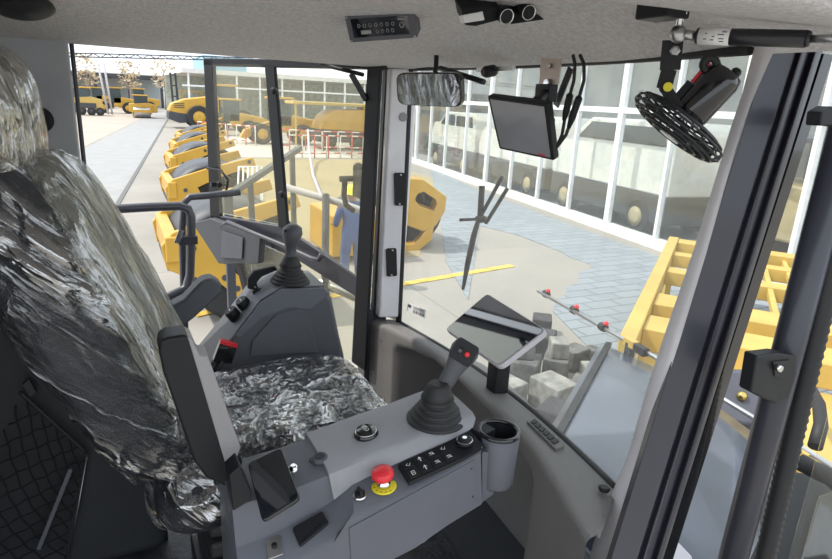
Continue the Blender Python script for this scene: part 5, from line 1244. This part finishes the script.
k = M(); k.bar(at(478, 70, X=1.09), at(514, 68, X=1.09), .012, .014); k.build('bar', m_steel, o); k = M(); k.lathe([(.012, -.02), (.018, -.01), (.018, .02), (.012, .03)], at(491, 71, X=1.08), (-1, 0, -.2), 16); k.build('motor', m_black, o)
# ceiling monitor
o = thing('ceiling_monitor', at(522, 125, Y=1.35), 'grey flat monitor hanging from a metal bracket at the windshield top', 'monitor')
P4 = [V(0, 0, CH) + ray(x, y).normalized() * d_ for (x, y), d_ in zip(((487, 96), (546, 104), (553, 161), (499, 149)), (1.72, 1.60, 1.60, 1.72))]
P4 = plane4(((487, 96), (547, 104), (554, 161), (499, 149)), 1.66, (-.88, -.139, -.454))
nr = (P4[1] - P4[0]).cross(P4[3] - P4[0]).normalized()
if nr.dot(-ray(520, 125)) < 0: nr = -nr
bk4 = -nr * .022
k = M(); k.prism(quadround(P4, .006), bk4 + (V(0, 0, CH) - V(0, 0, CH))); k.build('housing', m_black, o, bevel=.004)
k = M(); k.prism([p + nr * .0008 for p in shrink(P4, .90)], -nr * .003); k.build('screen', mat('monitor screen', (.30, .31, .34), .10), o)
k = M(); k.bar(lerp4(P4, .74, .93) + nr * .001, lerp4(P4, .86, .93) + nr * .001, .0006, .004, up=nr.cross(ex)); k.build('logo', m_red, o)
k = M(); k.prism([at(x, y, X=1.06) for x, y in ((541, 58), (561, 59), (558, 84), (539, 84))], (.004, 0, 0)); br_ = k.build('bracket', mat('brushed bracket', (.45, .38, .33), .35, metal=.6), o)
k = M(); k.lathe([(.006, 0), (.006, .006)], at(550, 66, X=1.058), (-1, 0, 0), 10); k.lathe([(.010, 0), (.010, .008)], at(548, 83, X=1.058), (-1, 0, 0), 10); k.build('bolt', m_chrome, br_)
mb = at(546, 93, X=1.05); bc = sum(P4, V(0, 0, 0)) / 4 - nr * .022; tp_ = lerp4(P4, .75, .05) - nr * .02
k = M(); k.box(mb, (.03, .06, .045)); k.tube([mb, tp_], .014, 10); k.tube([mb, mb + V(0, -.02, -.06), lerp4(P4, .95, .35) - nr * .02], .010, 8); k.build('swivel_joint', m_black, o, bevel=.003)
# cables
for i, (pts_, lab) in enumerate(((((573, 55), (575, 64), (574, 80), (570, 95), (566, 112), (562, 135), (558, 144)), 'black cable with a thick connector nearest the monitor'), (((580, 55), (584, 64), (584, 80), (579, 98), (572, 118), (566, 135), (557, 147)), 'black cable with a thick connector farther from the monitor'))):
    o = thing('cable', at(573, 55, X=1.03), lab + ', hanging from the headliner', 'cable', 'cables beside the ceiling monitor')
    k = M(); k.tube([at(x, y, X=1.02) for x, y in pts_], .0042, 8); k.build('wire', m_rubber, o)
    k = M(); a = at(*pts_[3], X=1.02); b = at(*pts_[4], X=1.02); k.tube([a.lerp(b, -.1), a, b, b.lerp(a, -.5)], [.005, .009, .009, .005], 10); k.build('connector', m_black, o)
o = M(); o.bar(at(571, 68, X=1.09), at(556, 106, X=1.09), .004, .022, up=(0, 1, 0)); o = o.build('strap', m_pillar); tag(o, 'flat grey strap slanting behind the two cables', 'strap')
# fan
fn_ = thing('cab_fan', at(688, 100, X=.98), 'black caged cab fan clamped under the roof by the right pillar', 'fan')
fd_ = 1.28
def fpt(x, y, d_=fd_): return V(0, 0, CH) + ray(x, y).normalized() * d_
c0 = fpt(678, 128, 1.27); 
e_a = fpt(636, 98, 1.27); e_b = fpt(717, 161, 1.27); maj = (e_b - e_a).normalized(); rad_ = (e_b - e_a).length / 2; c0 = (e_a + e_b) / 2
vdir = ray(678, 128).normalized(); upn = maj.cross(vdir).normalized()
if upn.z < 0: upn = -upn

axn = (upn * .98 + vdir * .12).normalized()   # fan axis towards motor
axn = (axn - maj * axn.dot(maj)).normalized(); o2 = maj.cross(axn)
rings = []
def ringpts(r, off, n=40): return [c0 + axn * off + (maj * math.cos(2 * math.pi * i / n) + o2 * math.sin(2 * math.pi * i / n)) * r for i in range(n)]
k = M()
for r, off in ((1.0, 0), (1.0, .010), (.92, -.008), (.8, -.012), (.6, -.015), (.4, -.017), (.92, .017), (.8, .021), (.6, .024)): k.tube(ringpts(rad_ * r, off), .0022, 6, closed=True)
for i in range(18):
    a = 2 * math.pi * i / 18; dr = maj * math.cos(a) + o2 * math.sin(a)
    k.tube([c0 + axn * .026 + dr * rad_ * .35, c0 + axn * .019 + dr * rad_ * .88, c0 + axn * .010 + dr * rad_, c0 + dr * rad_ * 1.02, c0 - axn * .009 + dr * rad_ * .9, c0 - axn * .017 + dr * rad_ * .25], .0017, 5)
k.build('cage', m_paintblk, fn_)
k = M(); k.lathe([(rad_ * .22, -.019), (rad_ * .22, -.015)], c0, axn, 20); k.build('badge', m_steel, fn_)
k = M()
for i in range(5):
    a = 2 * math.pi * i / 5; dr = maj * math.cos(a) + o2 * math.sin(a); tg = maj * -math.sin(a) + o2 * math.cos(a)
    k.prism([c0 + dr * .012, c0 + dr * rad_ * .8 + tg * rad_ * .3 + axn * .01, c0 + dr * rad_ * .88 - tg * .005 + axn * -.008, c0 + dr * rad_ * .5 - tg * rad_ * .25 - axn * .008], axn * .0015)
k.build('blade', m_rubber, fn_)
k = M(); mt = fpt(718, 92, 1.25); m0 = c0 + axn * .026; mdir = axn
k.lathe([(.030, 0), (.034, .01), (.035, .085), (.031, .10), (.012, .105)], m0, mdir, 28); k.build('motor', m_gloss, fn_)
k = M(); k.lathe([(.0, 0), (.009, .0), (.009, .012), (.006, .016)], m0 + axn * .10 + maj * .012, mdir, 14); k.build('cap', m_black, fn_)
p = fpt(697, 78, 1.20); k = M(); k.bar(m0 + axn * .052 - maj * .036, m0 + axn * .095 - maj * .036, .006, .018, up=vdir); k.build('red_tab', m_red, fn_)
k = M(); k.bar(m0 + axn * .004 - maj * .034, m0 + axn * .05 - maj * .034, .02, .026, up=vdir); k.build('motor_bracket', m_black, fn_)
k = M(); k.tube([c_ + V(0, 0, 0) for c_ in [fpt(710 + 7 * math.cos(a), 65 + 7 * math.sin(a), 1.27) for a in [2 * math.pi * i / 20 for i in range(20)]]], .007, 8, closed=True); k.build('tilt_ring', m_rubber, fn_)
k = M(); k.bar(fpt(673, 40, 1.20), fpt(670, 70, 1.20), .034, .008, up=vdir); k.bar(fpt(669, 70, 1.21), fpt(664, 88, 1.22), .026, .008, up=vdir); k.bar(fpt(664, 86, 1.22), fpt(678, 108, 1.24), .020, .008, up=vdir); ba = k.build('mount_arm', m_black, fn_)
k = M(); k.lathe([(.009, 0), (.009, .006), (.006, .008)], fpt(675, 51, 1.192), -vdir, 6); k.build('nut', m_steel, ba); k = M(); k.lathe([(.008, 0), (.008, .005)], fpt(668, 87, 1.212), -vdir, 14); k.build('yellow_cap', m_yel, ba)
# gas strut
o = thing('gas_strut', fpt(680, 36, 1.15), 'black gas strut with a printed white label, fixed to the ceiling with a ball joint', 'strut')
sa, sb_ = fpt(697, 36, 1.13), fpt(806, 39, 1.10); se = fpt(850, 38, 1.08)
k = M(); k.tube([sa, sb_], .0125, 20); k.lathe([(.0125, 0), (.010, .006)], sb_, sb_ - sa, 20); k.build('cylinder', m_paintblk, o)
k = M(); k.tube([sb_, se], .0055, 12); k.build('rod', m_steel, o)
k = M(); ld_ = (sb_ - sa).normalized(); k.tube([sa + ld_ * .004, sa + ld_ * .050], .0128, 24); lb = k.build('label', m_white, o)
k = M(); vn_ = -ray(705, 36).normalized(); pr2 = ld_.cross(vn_).normalized()
for a, b, ll in ((.010, .004, .006), (.012, -.004, .003), (.020, .005, .007), (.022, 0, .005), (.032, .003, .010), (.030, -.003, .012), (.036, -.007, .009), (.034, .007, .008)):
    cc_ = sa + ld_ * a + pr2 * b + vn_ * math.sqrt(.0128 ** 2 - b * b) * 1.02; k.bar(cc_, cc_ + ld_ * ll * .8, .0015, .0012, up=vn_)
k.build('print', m_vdark, lb)
k = M(); k.tube([fpt(680, 34, 1.13), sa], .0075, 12); bj = fpt(678, 34, 1.13); k.lathe([(.002, -.014), (.010, -.010), (.014, 0), (.010, .010), (.002, .014)], bj, (0, 0, 1), 16); k.build('ball_joint', m_steel, o)
k = M(); k.tube([bj, bj + V(0, 0, .035), bj + V(0, 0, .068)], .006, 10); k.lathe([(.011, .028), (.011, .036)], bj, (0, 0, 1), 6); k.lathe([(.017, .040), (.017, .043)], bj, (0, 0, 1), 16); k.lathe([(.011, .055), (.011, .066)], bj, (0, 0, 1), 6); k.build('stud', m_chrome, o)
k = M(); p = fpt(663, 8, 1.14); k.box(p + V(0, 0, .005), (.05, .07, .045)); k.build('anchor_block', m_black, o, bevel=.004)

# ---- wiper outside
o = thing('wiper', at(480, 215, X=1.30), 'black windshield wiper parked upright with blade and twin arms', 'wiper')
X_ = 1.27
k = M(); k.tube([at(*p, X=X_) for p in ((463, 289), (468, 262), (474, 235), (479, 218))], [.007, .012, .012, .009], 8); bl2 = k.build('blade', m_black, o)
k = M(); k.lathe([(.012, -.02), (.016, 0), (.012, .02)], at(481, 219, X=X_), (1, 0, 0), 14); k.tube([at(480, 219, X=X_), at(482, 186, X=X_)], .012, 8); k.tube([at(481, 219, X=X_), at(481, 219, X=X_) - V(.095, 0, 0)], .006, 8); k.build('pivot', m_black, o)
for a, b in (((482, 214), (502, 177)), ((486, 223), (507, 189))): k = M(); k.tube([at(*a, X=X_ + .01), at(*b, X=X_ + .01)], .0075, 8); k.build('arm', m_black, o)
k = M(); k.tube([at(482, 219, X=X_ + .01), at(486, 223, X=X_ + .01)], .005, 8); k.build('link', m_black, o)
